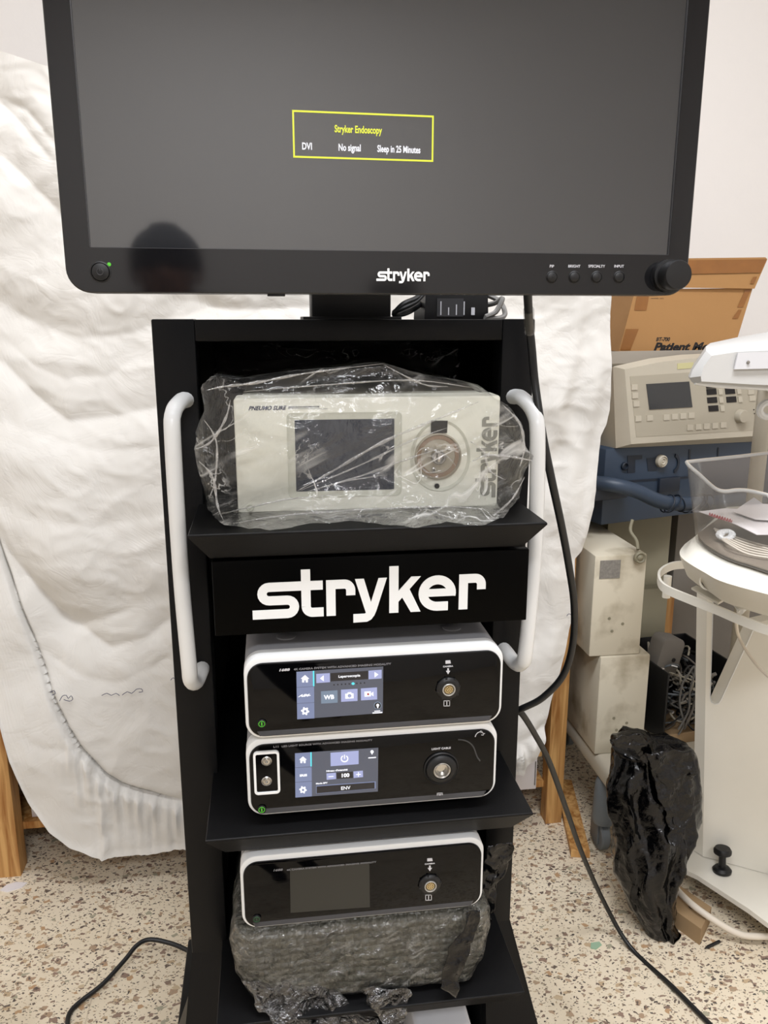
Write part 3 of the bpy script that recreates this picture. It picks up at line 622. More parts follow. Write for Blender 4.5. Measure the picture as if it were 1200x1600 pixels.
# dark sweep moulded round the port
b = MB(); arcp = [(605, 165), (660, 168), (710, 182), (755, 208), (790, 245), (812, 290), (828, 340), (850, 390), (880, 430)]
b.tube([(p(*g(*q))[0], -.0037, p(*g(*q))[1]) for q in arcp], .0009, 6, sm=3); b.build('moulded_arc', M['grey_bev'], t)
x, z = p(689, 1199.5); y0 = -.0037
b = MB(); b.lathe([(.0222, .001), (.0222, -.002), (.021, -.003), (.0195, -.0022), (.019, -.005), (.016, -.0075), (.0118, -.008), (.0112, -.006), (.0110, .002)], (x, y0, z), 'y', 40); port = b.build('light_cable_port', M['plastic_b'], t)
b = MB(); b.lathe([(.0108, .0), (.0108, -.0075), (.0098, -.008), (.0088, -.007), (.0086, -.003), (.006, -.0035), (.0058, -.001)], (x, y0, z), 'y', 32); b.build('port_sleeve', M['steel'], port)
b = MB(); b.lathe([(.0058, -.0005), (.0002, -.0008)], (x, y0, z), 'y', 20); b.build('port_lens', M['gloss_b'], port)
h = lambda x_, y_: (370+x_/2.79, 1120+y_/2.79)
c0 = p(*h(78, 335)); c1 = p(*h(184, 143)); b = MB(); b.ring(c0[0], c1[0], c0[1], c1[1], -.0075, -.003, .005, .0028); sf = b.build('socket_surround', M['white_p'], t)
b = MB(); b.rr(c0[0]+.0027, c1[0]-.0027, c0[1]+.0027, c1[1]-.0027, -.0055, -.0035, .0028); b.build('socket_plate', M['gloss_b'], sf)
for yy in (188, 275):
    x, z = p(*h(130, yy)); b = MB(); b.lathe([(.0062, .0), (.0062, -.0012), (.0054, -.0018), (.0046, -.0008), (.0036, -.0008), (.0034, -.0024), (.0016, -.0026), (.0013, -.0006)], (x, -.0055, z), 'y', 24); b.build('signal_socket', M['steel'], sf)
power_lamp(t, p, 409, 1264, True)

D3 = console('unlit_camera_console', 'switched-off console with a dark blank screen resting on the bubble-wrapped parcel', -.0552, .9, .5985, 0, 2)
t, fp, p = D3
b = MB(); b.use(mat('unlit_screen', (34, 35, 32), .3)); mbpoly(b, p, I, [(453, 1356), (577, 1349), (578, 1417), (454, 1426)], 0); b.build('touchscreen', None, fp)
b = MB(); b.use(M['print_d']); textat(b, p, I, '1688', 426, 1361, .0040, 442, bold=.0001, shear=.2, slope=-1); textat(b, p, I, '4K CAMERA SYSTEM WITH ADVANCED IMAGING MODALITY', 448, 1360, .0030, 588, slope=-12); b.build('front_lettering', None, fp)
power_lamp(t, p, 401, 1435, False); camera_port(t, p, 671.5, 1381, .93)

# ------------------------------------------------------------------ crumpled things
def crumple(co, amp, fq, seed=0.0):
    q = Vector(co)*fq+Vector((seed, seed*1.7, -seed))
    a = noise.noise(q); a2 = abs(noise.noise(q*2.1)); a3 = abs(noise.noise(q*4.3))
    v = noise.noise_vector(q*1.3)
    return Vector(co) + v*amp*(.6+.7*abs(a)) + v.normalized()*amp*(.5*a2-.35*a3)
def resample(pts, n):
    pts = [Vector(q) for q in pts]; cl = pts+[pts[0]]; L = [0]
    for a, c in zip(cl, cl[1:]): L.append(L[-1]+(c-a).length)
    out = []; k = 0
    for i in range(n):
        s = L[-1]*i/n
        while L[k+1] < s: k += 1
        t = (s-L[k])/max(1e-9, L[k+1]-L[k]); out.append(cl[k].lerp(cl[k+1], t))
    return out
def hull(loop, back, nb, nf, rnd, n, yc=None, back_y=None):
    "closed skin: bulging front inside the loop, then straight back to the back loop"
    lp = resample(loop, n); bk = resample(back, n)
    c = sum(lp, Vector())/n
    if yc is not None: c.y = yc
    out = []
    for i in range(nf):
        s = .03+.97*i/(nf)
        r = max(0, (s-.82)/.18); out.append([Vector((c.x+(q.x-c.x)*s, c.y+(q.y-c.y)*s**3+(rnd*(1-math.sqrt(max(0, 1-r*r)))-rnd)*(1 if rnd else 0), c.z+(q.z-c.z)*s)) for q in lp])
    out.append(lp)
    for i in range(1, nb+1):
        t = i/nb; out.append([a.lerp(d, t) for a, d in zip(lp, bk)])
    return out
# parcel in bubble wrap and dark stretch film, on the third shelf
prof = [(362, 1465), (368, 1442), (390, 1424), (560, 1410), (745, 1396), (762, 1412), (764, 1440), (755, 1482), (737, 1526), (705, 1536), (640, 1545), (560, 1560), (480, 1567), (420, 1560), (388, 1545), (371, 1515)]
lp = [P(a, c_, Y=.915) for a, c_ in prof]; zmin = .4785; lp = [Vector((q.x, q.y, min(max(q.z, zmin+.002), .5965))) for q in lp]
bk = [Vector((q.x*.96+.004, 1.26, q.z)) for q in lp]
L = hull(lp, bk, 30, 24, .016, 150)
L = [[crumple(q, .0032, 34, 3) for q in lp_] for lp_ in L]
L = [[Vector((q.x, q.y, min(max(q.z, .4775), .5975))) for q in l_] for l_ in L]
o_ = Vector((.1, .92, .477)); par = thing('wrapped_parcel', 'low parcel in dull bubble wrap under the switched-off console on the lower shelf', 'parcel', o_)
b = MB(); b.loft([[q-o_ for q in l_] for l_ in L]); b.build('bubble_wrap', M['bubble'], par)
b = MB(); L = [[crumple(Vector((.1+(q.x-.1)*1.012, q.y-.0025, q.z)), .0022, 42, 7)-o_ for q in l_] for l_ in L]; L = [[Vector((q.x, q.y, min(max(q.z, .0006), .1206))) for q in l_] for l_ in L]; b.loft(L); b.build('stretch_film', M['film_w'], par, angle=60)
def rag(pxs, Y, seed, amp=.008, rows=10, cols=8, depth=0.0, fq=40):
    "a strip of crumpled film: two side chains of picture points, at distance Y (or given per point)"
    b = MB(); A, Bc = pxs; g = []
    for i in range(rows+1):
        t = i/rows; ka = t*(len(A)-1); a0 = int(min(ka, len(A)-2)); kb = t*(len(Bc)-1); b0 = int(min(kb, len(Bc)-2))
        fa = Vector(A[a0]).lerp(Vector(A[a0+1]), ka-a0); fb = Vector(Bc[b0]).lerp(Vector(Bc[b0+1]), kb-b0)
        yy = Y if not isinstance(Y, tuple) else Y[0]+(Y[1]-Y[0])*t
        row = []
        for j in range(cols+1):
            q = fa.lerp(fb, j/cols); w_ = P(q[0], q[1], Y=yy)
            w_ = crumple(w_, amp, fq, seed)+Vector((0, depth*math.sin(j*2.3+i), 0)); row.append(w_)
        g.append(row)
    vs = [[b.bm.verts.new(q) for q in r_] for r_ in g]
    for i in range(rows):
        for j in range(cols): b.bm.faces.new((vs[i][j], vs[i][j+1], vs[i+1][j+1], vs[i+1][j]))
    return b.mark()
def solid(o, th):
    m = o.modifiers.new('thickness', 'SOLIDIFY'); m.thickness = th; return o
def rag_part(pxs, Y, seed, parent, name, m, **k):
    b = rag(pxs, Y, seed, **k); bmesh.ops.translate(b.bm, verts=b.bm.verts, vec=-parent.location); o = b.build(name, m, parent, angle=80); return solid(o, .0006)
FB = M['bag']
rag_part(([(730, 1424), (722, 1452), (694, 1496), (690, 1545)], [(752, 1424), (745, 1460), (728, 1500), (712, 1560)]), (.893, .874), 1.0, par, 'loose_film_strip', FB, rows=60, cols=22, amp=.005, fq=45)
rag_part(([(375, 1530), (400, 1570), (425, 1600), (440, 1640)], [(520, 1545), (560, 1575), (590, 1600), (600, 1640)]), (.90, .868), 2.0, par, 'loose_film_tail', M['film_b'], rows=60, cols=70, amp=.010, fq=38)
rag_part(([(560, 1545), (575, 1570), (600, 1600), (610, 1640)], [(640, 1543), (636, 1570), (628, 1600), (626, 1640)]), (.89, .868), 3.0, par, 'loose_film_tail', M['film_b'], rows=60, cols=30, amp=.008, fq=40)
rag_part(([(762, 1322), (757, 1350), (752, 1400), (758, 1440)], [(802, 1318), (800, 1345), (776, 1390), (768, 1440)]), 1.0, 4.0, par, 'loose_film_flap', FB, rows=60, cols=24, amp=.007, fq=42)
# pale device low on the bottom shelf: only its top edge shows
q0 = P(702, 1596, Y=.96); q1 = P(731, 1600, Y=.96)
t = thing('pale_device', 'pale grey device on the bottom shelf, mostly hidden below the black shelf edge', 'device', (q0.x-.03, .96, .22))
b = MB(); b.rr(-.02, .064, 0, q0.z-.228, 0, .25, .008, .002); b.build('case', M['white_sh'], t)
b = MB(); b.box(-.014, .058, -.001, .0005, .03, .10); b.build('front_panel', M['gloss_b'], t)

# ------------------------------------------------------------------ insufflator in its clear bag
PO = Vector((-.041, .957, 1.1285)); PYAW = math.radians(-1.3); PW, PH = .3155, .140
pn = thing('insufflator', 'cream gas insufflator with dark square screen and round port, on the top shelf', 'medical device', PO, PYAW)
pp = Plane(PO, PYAW)
b = MB(); b.rr(0, PW, .004, PH, 0, .04, .004, .0025, 4); b.build('front_moulding', M['pneu'], pn)
b = MB(); b.box(.006, PW-.006, .04, .34, .006, PH-.003, .002); b.build('housing', mat('grey_cream_casing', (176, 174, 160), .5), pn)
for x in (.03, PW-.03):
    for y in (.04, .3):
        b = MB(); b.lathe([(.009, 0), (.009, .005)], (x, y, 0), 'z', 14); b.build('foot', M['rubber'], pn)
F1 = -.0008
def q2(b, pts, y=F1, th=.0008): return b.poly([pp(*q) for q in pts], y, th)
a0 = pp(451, 778); a1 = pp(628, 643)
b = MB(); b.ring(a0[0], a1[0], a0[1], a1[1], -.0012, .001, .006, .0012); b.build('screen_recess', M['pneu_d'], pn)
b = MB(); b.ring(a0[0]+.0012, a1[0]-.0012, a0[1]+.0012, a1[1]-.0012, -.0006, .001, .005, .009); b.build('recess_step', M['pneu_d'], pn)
a0 = pp(463, 768); a1 = pp(616, 654); b = MB(); b.box(a0[0], a1[0], -.0010, .001, a0[1], a1[1]); b.build('display', mat('slate_display_glass', (50, 56, 68), .1, ior=1.32), pn)
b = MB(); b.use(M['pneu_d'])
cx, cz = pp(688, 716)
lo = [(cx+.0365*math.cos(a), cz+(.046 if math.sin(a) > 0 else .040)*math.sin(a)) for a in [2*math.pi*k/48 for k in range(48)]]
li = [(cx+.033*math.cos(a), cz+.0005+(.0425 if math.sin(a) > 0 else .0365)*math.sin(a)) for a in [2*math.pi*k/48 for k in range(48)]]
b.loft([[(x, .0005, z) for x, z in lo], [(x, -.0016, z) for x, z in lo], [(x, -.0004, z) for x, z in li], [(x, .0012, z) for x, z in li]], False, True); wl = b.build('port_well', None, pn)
cx, cz = pp(684, 713)
b = MB(); b.lathe([(.0285, .001), (.0285, -.003), (.0268, -.0042), (.0262, -.0018), (.0255, -.001)], (cx, 0, cz), 'y', 44); b.build('port_rim', M['beige_d'], wl)
b = MB(); b.lathe([(.0258, .0005), (.0258, -.0012), (.021, -.0016), (.0205, -.0006), (.0003, -.0008)], (cx, 0, cz), 'y', 44); b.build('port_disc', mat('tarnished_brass', (150, 128, 108), .35, metal=.5), wl)
b = MB(); b.lathe([(.0092, .001), (.0088, -.009), (.0075, -.0105), (.0060, -.0095), (.0055, -.003)], (cx, 0, cz), 'y', 26); b.box(cx-.0018, cx+.0018, -.0085, -.001, cz-.006, cz+.006, .0006)
for a in (.6, 2.7, 4.4): b.lathe([(.0026, .0), (.0026, -.003), (.0014, -.0035), (.001, -.001)], (cx+.0165*math.cos(a), 0, cz+.0165*math.sin(a)), 'y', 12)
b.build('gas_connector', M['steel'], wl)
b = MB(); q2(b, [(673, 657), (699, 657), (698, 676), (673, 677)], -.0014); b.build('indicator_window', M['gloss_b'], wl)
x, z = pp(682.5, 759); b = MB(); b.lathe([(.0030, .0), (.003, -.0022), (.0022, -.0026), (.0020, -.0005)], (x, 0, z), 'y', 16); b.build('jack', M['plastic_b'], wl)
x, z = pp(391, 793); b = MB(); b.lathe([(.0045, .0), (.0045, -.0022), (.0036, -.0026), (.0030, -.0014), (.0003, -.002)], (x, 0, z), 'y', 20); b.build('power_button', M['pneu_d'], pn)
b = MB(); xa, za = pp(770, 777); xb, zb = pp(772, 651); put_wordmark(b, xa+.0030, za, -.0003, (zb-za)/2165, up=True, scy=(zb-za)/2165*1.25); b.build('wordmark', mat('grey_print', (146, 146, 136), .5), pn)
b = MB(); b.use(M['navy_pr']); x, z = pp(388, 641)
def tx(b, s, xa, xb, y, h, shear, bold, pw, Fy):
    u0, z0 = pw(xa, y); u1, _ = pw(xb, y); cu = MB(); cu.text(s, h, Matrix.Identity(4), bold=bold, shear=shear); wd = max(v.co.x for v in cu.bm.verts); cu.bm.free()
    b.text(s, h, front(u0, Fy, z0), bold=bold, shear=shear, sx=(u1-u0)/wd)
tx(b, 'PNEUMO SURE', 388, 448, 641, .0066, .35, .00018, pp, -.0003)
tx(b, 'HIGH FLOW INSUFFLATOR', 450, 499, 637.5, .0028, .2, .00005, pp, -.0003); u0 = pp(450, 638.5); u1 = pp(512, 638.5); b.poly([u0, u1, (u1[0], u1[1]-.0003), (u0[0], u0[1]-.0003)], -.0002, .0002)
b.build('front_lettering', None, pn)
# bag
lpp = [(303, 700, 0), (308, 672, 0), (322, 640, 0), (312, 604, 0), (330, 588, 0), (375, 598, 0), (480, 580, 0), (600, 566, 0), (680, 590, 0), (745, 600, 0), (795, 632, 0), (815, 665, 0), (818, 700, 0), (834, 716, 0), (818, 740, 0), (812, 775, 0), (785, 808, 1),
       (752, 822, 1), (700, 815, 1), (650, 825, 1), (560, 812, 1), (480, 820, 1), (420, 828, 1), (350, 820, 1), (322, 795, 1), (318, 765, 0), (308, 735, 0)]
lp = []
for a, c_, k in lpp: lp.append(P(a, c_, Z=1.1335) if k else P(a, c_, Y=.952))
bk = []
for q in lp:
    bk.append(Vector((min(max(q.x, -.062), .30), 1.30, 1.133 if q.z < 1.15 else min(q.z, 1.285))))
L = hull(lp, bk, 40, 30, 0, 190, yc=.925)
for i, l_ in enumerate(L):
    for j, q in enumerate(l_):
        inner = i < 24
        v = crumple(q, .0035 if not inner else .0022, 13, 11); v = crumple(v, .0022 if (q.x < -.03 or q.x > .26 or q.z < 1.16) else .0008, 55, 2)
        if q.y < .95 and v.y > .944: v.y = .944
        if v.z < 1.1315: v.z = 1.1315+abs(q.z-v.z)*.2
        if q.y > .97: v.z = max(v.z, 1.1315); v.x = min(max(v.x, -.079 if v.y > .9 else -.2), .2935 if v.y > 1.02 else .4)
        l_[j] = v
o_ = Vector((.12, 1.0, 1.13))
bag = thing('clear_plastic_bag', 'crinkled see-through plastic bag over the cream insufflator on the top shelf', 'plastic bag', o_)
b = MB(); b.loft([[q-o_ for q in l_] for l_ in L], True, False); b.build('bag_skin', M['film'], bag, angle=60)
cre = [([(463, 768), (520, 736), (600, 690), (690, 652), (748, 628)], .0016), ([(468, 767), (560, 728), (640, 690), (700, 668)], .0010), ([(480, 768), (560, 745), (640, 716), (690, 700)], .0012), ([(500, 762), (540, 752), (600, 742)], .0007),
 ([(345, 803), (380, 795), (450, 780), (540, 772)], .0010), ([(365, 818), (440, 806), (560, 797), (700, 792), (786, 800)], .0013), ([(785, 632), (812, 662), (819, 700), (812, 730)], .0014), ([(832, 720), (800, 714), (760, 712), (735, 722)], .0015), ([(820, 745), (800, 780), (770, 806), (742, 820)], .0014),
 ([(305, 702), (330, 690), (352, 655), (360, 625)], .0013), ([(310, 720), (332, 745), (340, 790), (350, 815)], .0013), ([(318, 655), (338, 690), (336, 750), (326, 780)], .0010), ([(322, 610), (350, 604), (400, 598), (480, 583), (600, 568)], .0013), ([(380, 612), (500, 602), (640, 594), (740, 606)], .0008),
 ([(640, 824), (655, 800), (668, 790)], .0013), ([(655, 792), (690, 805), (745, 820)], .0012), ([(648, 712), (662, 700), (684, 706), (702, 716), (712, 728)], .0010), ([(652, 722), (668, 738), (690, 735)], .0009), ([(735, 690), (755, 705), (765, 735), (790, 750)], .0011), ([(600, 570), (660, 600), (700, 604)], .0009)]
for c_, w_ in cre:  # thin white ribbons put in as the glints along the bag's creases
    pts = smooth_path([P(a, d_, Y=(.932 if 375 < a < 780 and d_ < 800 else .925 if d_ < 795 else .905)) for a, d_ in c_], 6); n_ = len(pts)
    b = MB(); Lc = []
    for i, q in enumerate(pts):
        e = math.sin(math.pi*(i+.6)/(n_+.2))*(.75+.25*math.sin(i*1.7)); d0 = (pts[min(i+1, n_-1)]-pts[max(i-1, 0)]).normalized(); up = Vector((-d0.z, 0, d0.x))*w_*1.5*e
        Lc.append([q+up-o_, q+Vector((0, -w_*e*.8-.0001, 0))-o_, q-up-o_, q+Vector((0, .0003, 0))-o_])
    b.loft(Lc); b.build('film_crease_glint', M['crease_glint'], bag, angle=60)
rag_part(([(335, 590), (345, 565), (350, 545), (356, 534)], [(700, 600), (716, 575), (720, 552), (705, 534)]), (1.22, 1.36), 6.0, bag, 'bag_mouth', M['film'], rows=14, cols=44, amp=.014, fq=22)
# ------------------------------------------------------------------ bed sheet hung over the rack
SY = 1.80
top_t = [(-200, 35), (0, 80), (70, 103), (300, 150), (700, 190), (960, 215)]
bot_t = [(-200, 620), (-60, 930), (0, 1110), (20, 1178), (50, 1250), (80, 1290), (110, 1315), (160, 1333), (240, 1331), (300, 1320), (450, 1312), (600, 1290), (800, 1240), (955, 1200)]
xr_t = [(200, 952), (640, 954), (665, 949), (682, 940), (720, 936), (790, 926), (858, 908), (872, 897), (960, 894), (1010, 883), (1050, 873), (1085, 863), (1130, 852), (1165, 838), (1205, 806)]
flap_t = [(-200, 300), (0, 870), (80, 1090), (108, 1145), (130, 1178), (160, 1212), (190, 1235), (250, 1253), (300, 1262), (450, 1262), (700, 1240), (900, 1100)]
folds = [([(-100, 440), (0, 480), (60, 512), (120, 528), (200, 522), (240, 505), (330, 480)], .050, 60), ([(-60, 510), (0, 535), (50, 575), (90, 592), (160, 590), (210, 560)], .009, 24),  # first fold deepened to stand in for the monitor's shadow band
         ([(-60, 540), (0, 572), (60, 632), (100, 662), (170, 655), (240, 640), (330, 600)], .026, 34), ([(-60, 640), (0, 655), (60, 682), (150, 707), (240, 700), (330, 680)], .010, 40),
         ([(-60, 760), (0, 785), (60, 812), (150, 825), (250, 806)], .004, 22), ([(-60, 790), (0, 850), (60, 930), (110, 985), (160, 975), (210, 950)], .014, 44),
         ([(40, 900), (90, 965), (170, 1020), (230, 1000), (280, 960)], .022, 40), ([(60, 1020), (120, 1060), (180, 1072), (240, 1045), (290, 1010)], .009, 28),
         ([(0, 240), (60, 300), (120, 360), (200, 380)], .02, 50), ([(-40, 120), (30, 190), (80, 250)], .014, 30), ([(0, 150), (40, 170), (90, 230)], .010, 16),
         ([(40, 1150), (70, 1160), (110, 1165)], .006, 14), ([(300, 470), (360, 485), (470, 480)], .016, 20)]
vfolds = [([(470, 905), (560, 893), (640, 870), (700, 890), (780, 884)], .012, 14), ([(600, 925), (680, 915), (760, 900), (840, 895)], .010, 16), ([(640, 868), (760, 858), (840, 868)], .008, 12),
          ([(700, 938), (800, 918), (850, 905)], .006, 8), ([(880, 860), (960, 868), (1060, 850)], .014, 18), ([(1040, 822), (1120, 830), (1190, 812)], .012, 16), ([(480, 930), (560, 935), (640, 925)], .008, 16)]
def sheet_disp(px, py):
    d = 0.0
    for pts, amp, w_ in folds:
        if pts[0][0]-60 < px < pts[-1][0]+60:
            s = py-interp(pts, px); e = min(1, max(0, (px-pts[0][0]+60)/90))*min(1, max(0, (pts[-1][0]+60-px)/90))
            d -= amp*1.15*e*(math.exp(s/w_) if s < 0 else math.exp(-s/(w_*1.2)))
    for pts, amp, w_ in vfolds:
        if pts[0][0]-40 < py < pts[-1][0]+40:
            s = px-interp(pts, py); e = min(1, max(0, (py-pts[0][0]+40)/60))*min(1, max(0, (pts[-1][0]+40-py)/60))
            d += amp*e*math.exp(-(s/w_)**2)
    fs = py-interp(flap_t, px)
    k = 1/(1+math.exp(max(-40, min(40, -fs/1.6))))
    d += .016*k-.026*math.exp(-((fs+3.5)/3.2)**2)*min(1, max(0, (290-px)/60))-.006*math.exp(-((fs+4)/9)**2)
    if fs > -3 and px > 90:
        ru = math.exp(-max(0, fs)/40)*min(1, (px-90)/40)
        d += .012*ru*k*math.sin(px*.42+1.5*math.sin(px*.11)-fs*.03)+.008*ru*k*math.sin(px*.19-fs*.05)
        d += .010*math.exp(-((px-160-fs*.05+math.sin(fs*.12)*2)/4)**2)*k*min(1, fs/20 if fs > 0 else 0)
    hem = interp(bot_t, px)-py
    d += .004*math.exp(-(hem/5)**2)
    return d if d > -.03 else -.03-.025*math.tanh((-.03-d)/.025)
def build_sheet():
    b = MB(); NC, NR = 250, 330; rows = []
    for i in range(NR+1):
        row = []
        for j in range(NC+1):
            xn = -190+(955+190)*j/NC; yt = interp(top_t, xn); yb = interp(bot_t, xn); py = yt+(yb-yt)*i/NR
            px = xn if xn < 600 else 600+(xn-600)*(interp(xr_t, py)-600)/355
            q = P(px, py, Y=SY); nz = noise.noise(Vector((px*.006, py*.009, 3)))*.020+noise.noise(Vector((px*.02+py*.008, py*.026, 8)))*.003
            cr = (1-abs(noise.noise(Vector((px*.018+py*.01, py*.022-px*.006, 1.3))))*3.2); nz += .0024*max(0, cr)
            cr = (1-abs(noise.noise(Vector((px*.03-py*.017, py*.035+px*.012, 7.3))))*3.6); nz += .0012*max(0, cr)
            row.append(b.bm.verts.new((q.x, SY-sheet_disp(px, py)-nz, q.z)))
        rows.append(row)
    for i in range(NR):
        for j in range(NC): b.bm.faces.new((rows[i][j], rows[i][j+1], rows[i+1][j+1], rows[i+1][j]))
    b.mark(); return b.build('bed_sheet', M['cloth'], angle=180)
sh = tag(build_sheet(), 'white cotton fitted sheet with creases and a ruffled hem hung behind the cart', 'sheet')
b = MB()
def scribble(pts):
    b = MB(); b.tube([Vector((P(x, y, Y=SY).x, SY-sheet_disp(x, y)-.0235, P(x, y, Y=SY).z)) for x, y in pts], .0008, 5, sm=2); b.build('pen_mark', M['navy_pr'], sh)
scribble([(96, 1090), (100, 1083), (106, 1082), (109, 1087), (113, 1083), (116, 1088), (111, 1091), (102, 1088)])
scribble([(160, 1084), (168, 1081), (175, 1084), (182, 1081), (188, 1084)]); scribble([(192, 1083), (200, 1078), (207, 1080), (214, 1074), (222, 1073), (224, 1077), (218, 1078)]); scribble([(82, 1077), (87, 1074), (89, 1079), (84, 1081)])
scribble([(268, 1058), (272, 1054), (277, 1058)]); scribble([(878, 955), (882, 952), (888, 956)])

# ------------------------------------------------------------------ pine rack under the sheet
rk = thing('pine_rack', 'rough pine shelving rack half hidden behind the white sheet', 'rack', (0, 1.9, 0))
def part_box(name, m, parent, x0, x1, y0, y1, z0, z1, bev=0.001):
    o = parent.location; b = MB(); b.box(x0-o.x, x1-o.x, y0-o.y, y1-o.y, z0-o.z, z1-o.z, bev); return b.build(name, m, parent)
lx = P(25, 1300, Y=1.875).x; rx0 = P(857, 1200, Y=1.90).x; rx1 = P(882, 1200, Y=1.90).x
part_box('post', M['wood'], rk, lx-.075, lx, 1.875, 1.93, 0, 1.75); part_box('post', M['wood'], rk, rx0, rx1, 1.90, 1.945, 0, 1.3)
part_box('post', M['wood'], rk, lx-.075, lx, 2.36, 2.41, 0, 1.75); part_box('post', M['wood'], rk, rx0, rx1, 2.36, 2.41, 0, 1.3)
zb = P(70, 1303, Y=1.885).z
part_box('shelf_board', M['wood'], rk, lx-.054, rx0, 1.931, 2.40, zb-.012, zb+.008)
part_box('side_board', mat('dark_side_board', (60, 44, 34), .8), rk, lx-.07, lx-.055, 1.93, 2.36, .01, 1.7)
zs = P(830, 1178, Y=1.90).z
part_box('shelf_board', M['wood'], rk, .1, rx0-.02, 1.90, 2.40, zs-.01, zs+.02); part_box('shelf_board', M['wood'], rk, lx-.054, rx0, 1.931, 2.36, .78, .80)
part_box('added_back_board', mat('added_board_brown', (70, 48, 34), .8), rk, lx-.054, rx0, 2.411, 2.42, .02, 1.25)  # dark board added to keep the space behind the rack dark
x0 = P(806, 1200, Y=1.90).x; x1 = P(838, 1200, Y=1.90).x
t = thing('white_carton', 'white carton standing on the low rack board at right of the cart', 'box', (x0-.06, 1.90, zb+.008)); part_box('carton_body', M['paper'], t, x0-.09, x1, 1.895, 2.1, zb+.008, zs-.012); part_box('spine', M['label'], t, x1-.006, x1-.003, 1.892, 1.896, zb+.02, zs-.02)
q = P(46, 1240, Y=1.95); q1 = P(64, 1267, Y=1.95)
t = thing('small_carton', 'small white carton with black print on the rack board at far left', 'box', (q.x, 1.95, zb+.008)); part_box('carton_body', M['paper'], t, q.x, q.x+.13, 1.95, 2.05, zb+.008, q.z+.04)
part_box('printed_bar', M['ink'], t, q.x+.004, q.x+.02, 1.9485, 1.9505, q1.z+.003, q1.z+.01)
b = MB(); b.tube([P(13, 1275, Y=2.02), P(38, 1215, Y=2.1), P(60, 1165, Y=2.15)], .009, 10); tag(b.build('steel_bar', M['steel']), 'steel bar leaning inside the rack at far left', 'bar')
a = P(880, 1222, Z=.01); c = P(907, 1335, Z=.01); d_ = (c-a).normalized(); n_ = Vector((-d_.y, d_.x, 0))*.024
b = MB(); b.prism([a-n_, a+n_, c+n_, c-n_], (0, 0, .018)); bmesh.ops.translate(b.bm, verts=b.bm.verts, vec=(0, 0, -.009)); tag(b.build('loose_plank', M['wood']), 'short plank lying on the floor by the right rack post', 'plank')

# ------------------------------------------------------------------ cables
b = MB()
pts = [P(824, 440, Y=.90), P(825, 470, Y=.95), P(827, 505, Y=.995), P(831, 545, Y=1.0), P(836, 600, Y=.99), P(848, 680, Y=.975), P(862, 750, Y=.98), P(877, 820, Y=1.0), P(889, 885, Y=1.02), P(897, 945, Y=1.04), P(895, 1005, Y=1.06), P(880, 1055, Y=1.07), P(848, 1090, Y=1.08), P(818, 1106, Y=1.09), P(806, 1111, Y=1.10)]
b.tube(pts, .0052, 12, sm=6); mc = tag(b.build('video_cable', M['rubber']), 'thick black cable looping from the monitor down the right side of the cart', 'cable')
b = MB(); b.tube([P(826, 484, Y=.972), P(828, 519, Y=.998)], .0066, 12); b.build('clear_tape', M['clear'], mc)
b = MB()
pts = [P(806, 1110, Y=1.11), P(816, 1116, Y=1.11), P(835, 1146, Y=1.15), P(858, 1190, Y=1.2), P(884, 1262, Y=1.3), P(910, 1335, Y=1.4), P(945, 1412, Y=1.47), P(985, 1480, Z=.007), P(1050, 1541, Z=.007), P(1110, 1601, Z=.007), P(1160, 1650, Z=.007)]
b.tube(pts, .0050, 12, sm=6); tag(b.build('floor_cable', M['rubber']), 'black cable running from the cart post down across the floor at right', 'cable')
b = MB()
pts = [P(330, 1500, Z=.01), P(300, 1488, Z=.012), P(270, 1475, Z=.02), P(235, 1468, Z=.03), P(214, 1477, Z=.03), P(195, 1500, Z=.022), P(160, 1538, Z=.012), P(122, 1568, Z=.006), P(107, 1588, Z=.006), P(106, 1620, Z=.006), P(108, 1660, Z=.006)]
b.tube(pts, .0048, 12, sm=6); tag(b.build('floor_lead', M['rubber']), 'black lead curving over the floor left of the cart', 'cable')

# ------------------------------------------------------------------ stack at the right: wheeled base, boxes, ventilator
BY = 1.80
c1 = [P(932, 1179, Y=BY), P(1009, 1150, Y=BY)]; zp = c1[0].z
pf = thing('wheeled_base', 'cream wheeled equipment base on grey castors behind the black bag', 'equipment base', (1.0, 1.9, 0))
q = P(947, 1240, Y=1.72)
b = MB(); b.box(q.x-1.0, .14, 1.71-1.9, .54, zp-.058, zp, .018, 4); b.build('platform', M['beige'], pf)
castor(pf, P(941, 1300, Y=1.775).x, 1.775, .042, 'castor', zp-.052, tyre='castor'); castor(pf, 1.06, 1.87, .042, 'castor', zp-.052, tyre='castor'); castor(pf, .93, 2.3, .042, 'castor', zp-.052, tyre='castor'); castor(pf, 1.08, 2.3, .042, 'castor', zp-.052, tyre='castor')
def carton(name, label, TL, TR, BL, BR, Y, dep, z0, m, lbl=None, bev=.004, grp=None, extra=None):
    tl, tr, bl, br = (P(*k, Y=Y) for k in (TL, TR, BL, BR)); x0 = (tl.x+bl.x)/2; x1 = (tr.x+br.x)/2; z1 = (tl.z+tr.z)/2
    t = thing(name, label, 'cabinet' if 'cabinet' in name else 'box', (x0, Y, z0), 0, grp)
    b = MB(); b.box(0, x1-x0, 0, dep, 0, z1-z0, bev); b.build('casing', m, t)
    if lbl:
        a = P(*lbl[0], Y=Y); c = P(*lbl[1], Y=Y); b = MB(); b.box(a.x-x0, c.x-x0, -.0012, .0005, c.z-z0, a.z-z0); b.build('data_plate', M['label'], t)
    return t, x0, x1, z1
t2, bx0, bx1, z2 = carton('metal_case', 'scuffed cream metal case standing on the wheeled base, lower of two', (935, 1029), (1014, 1021), (932, 1179), (1009, 1150), BY, .30, zp, M['boxpaint'], ((968, 1143), (998, 1158)))
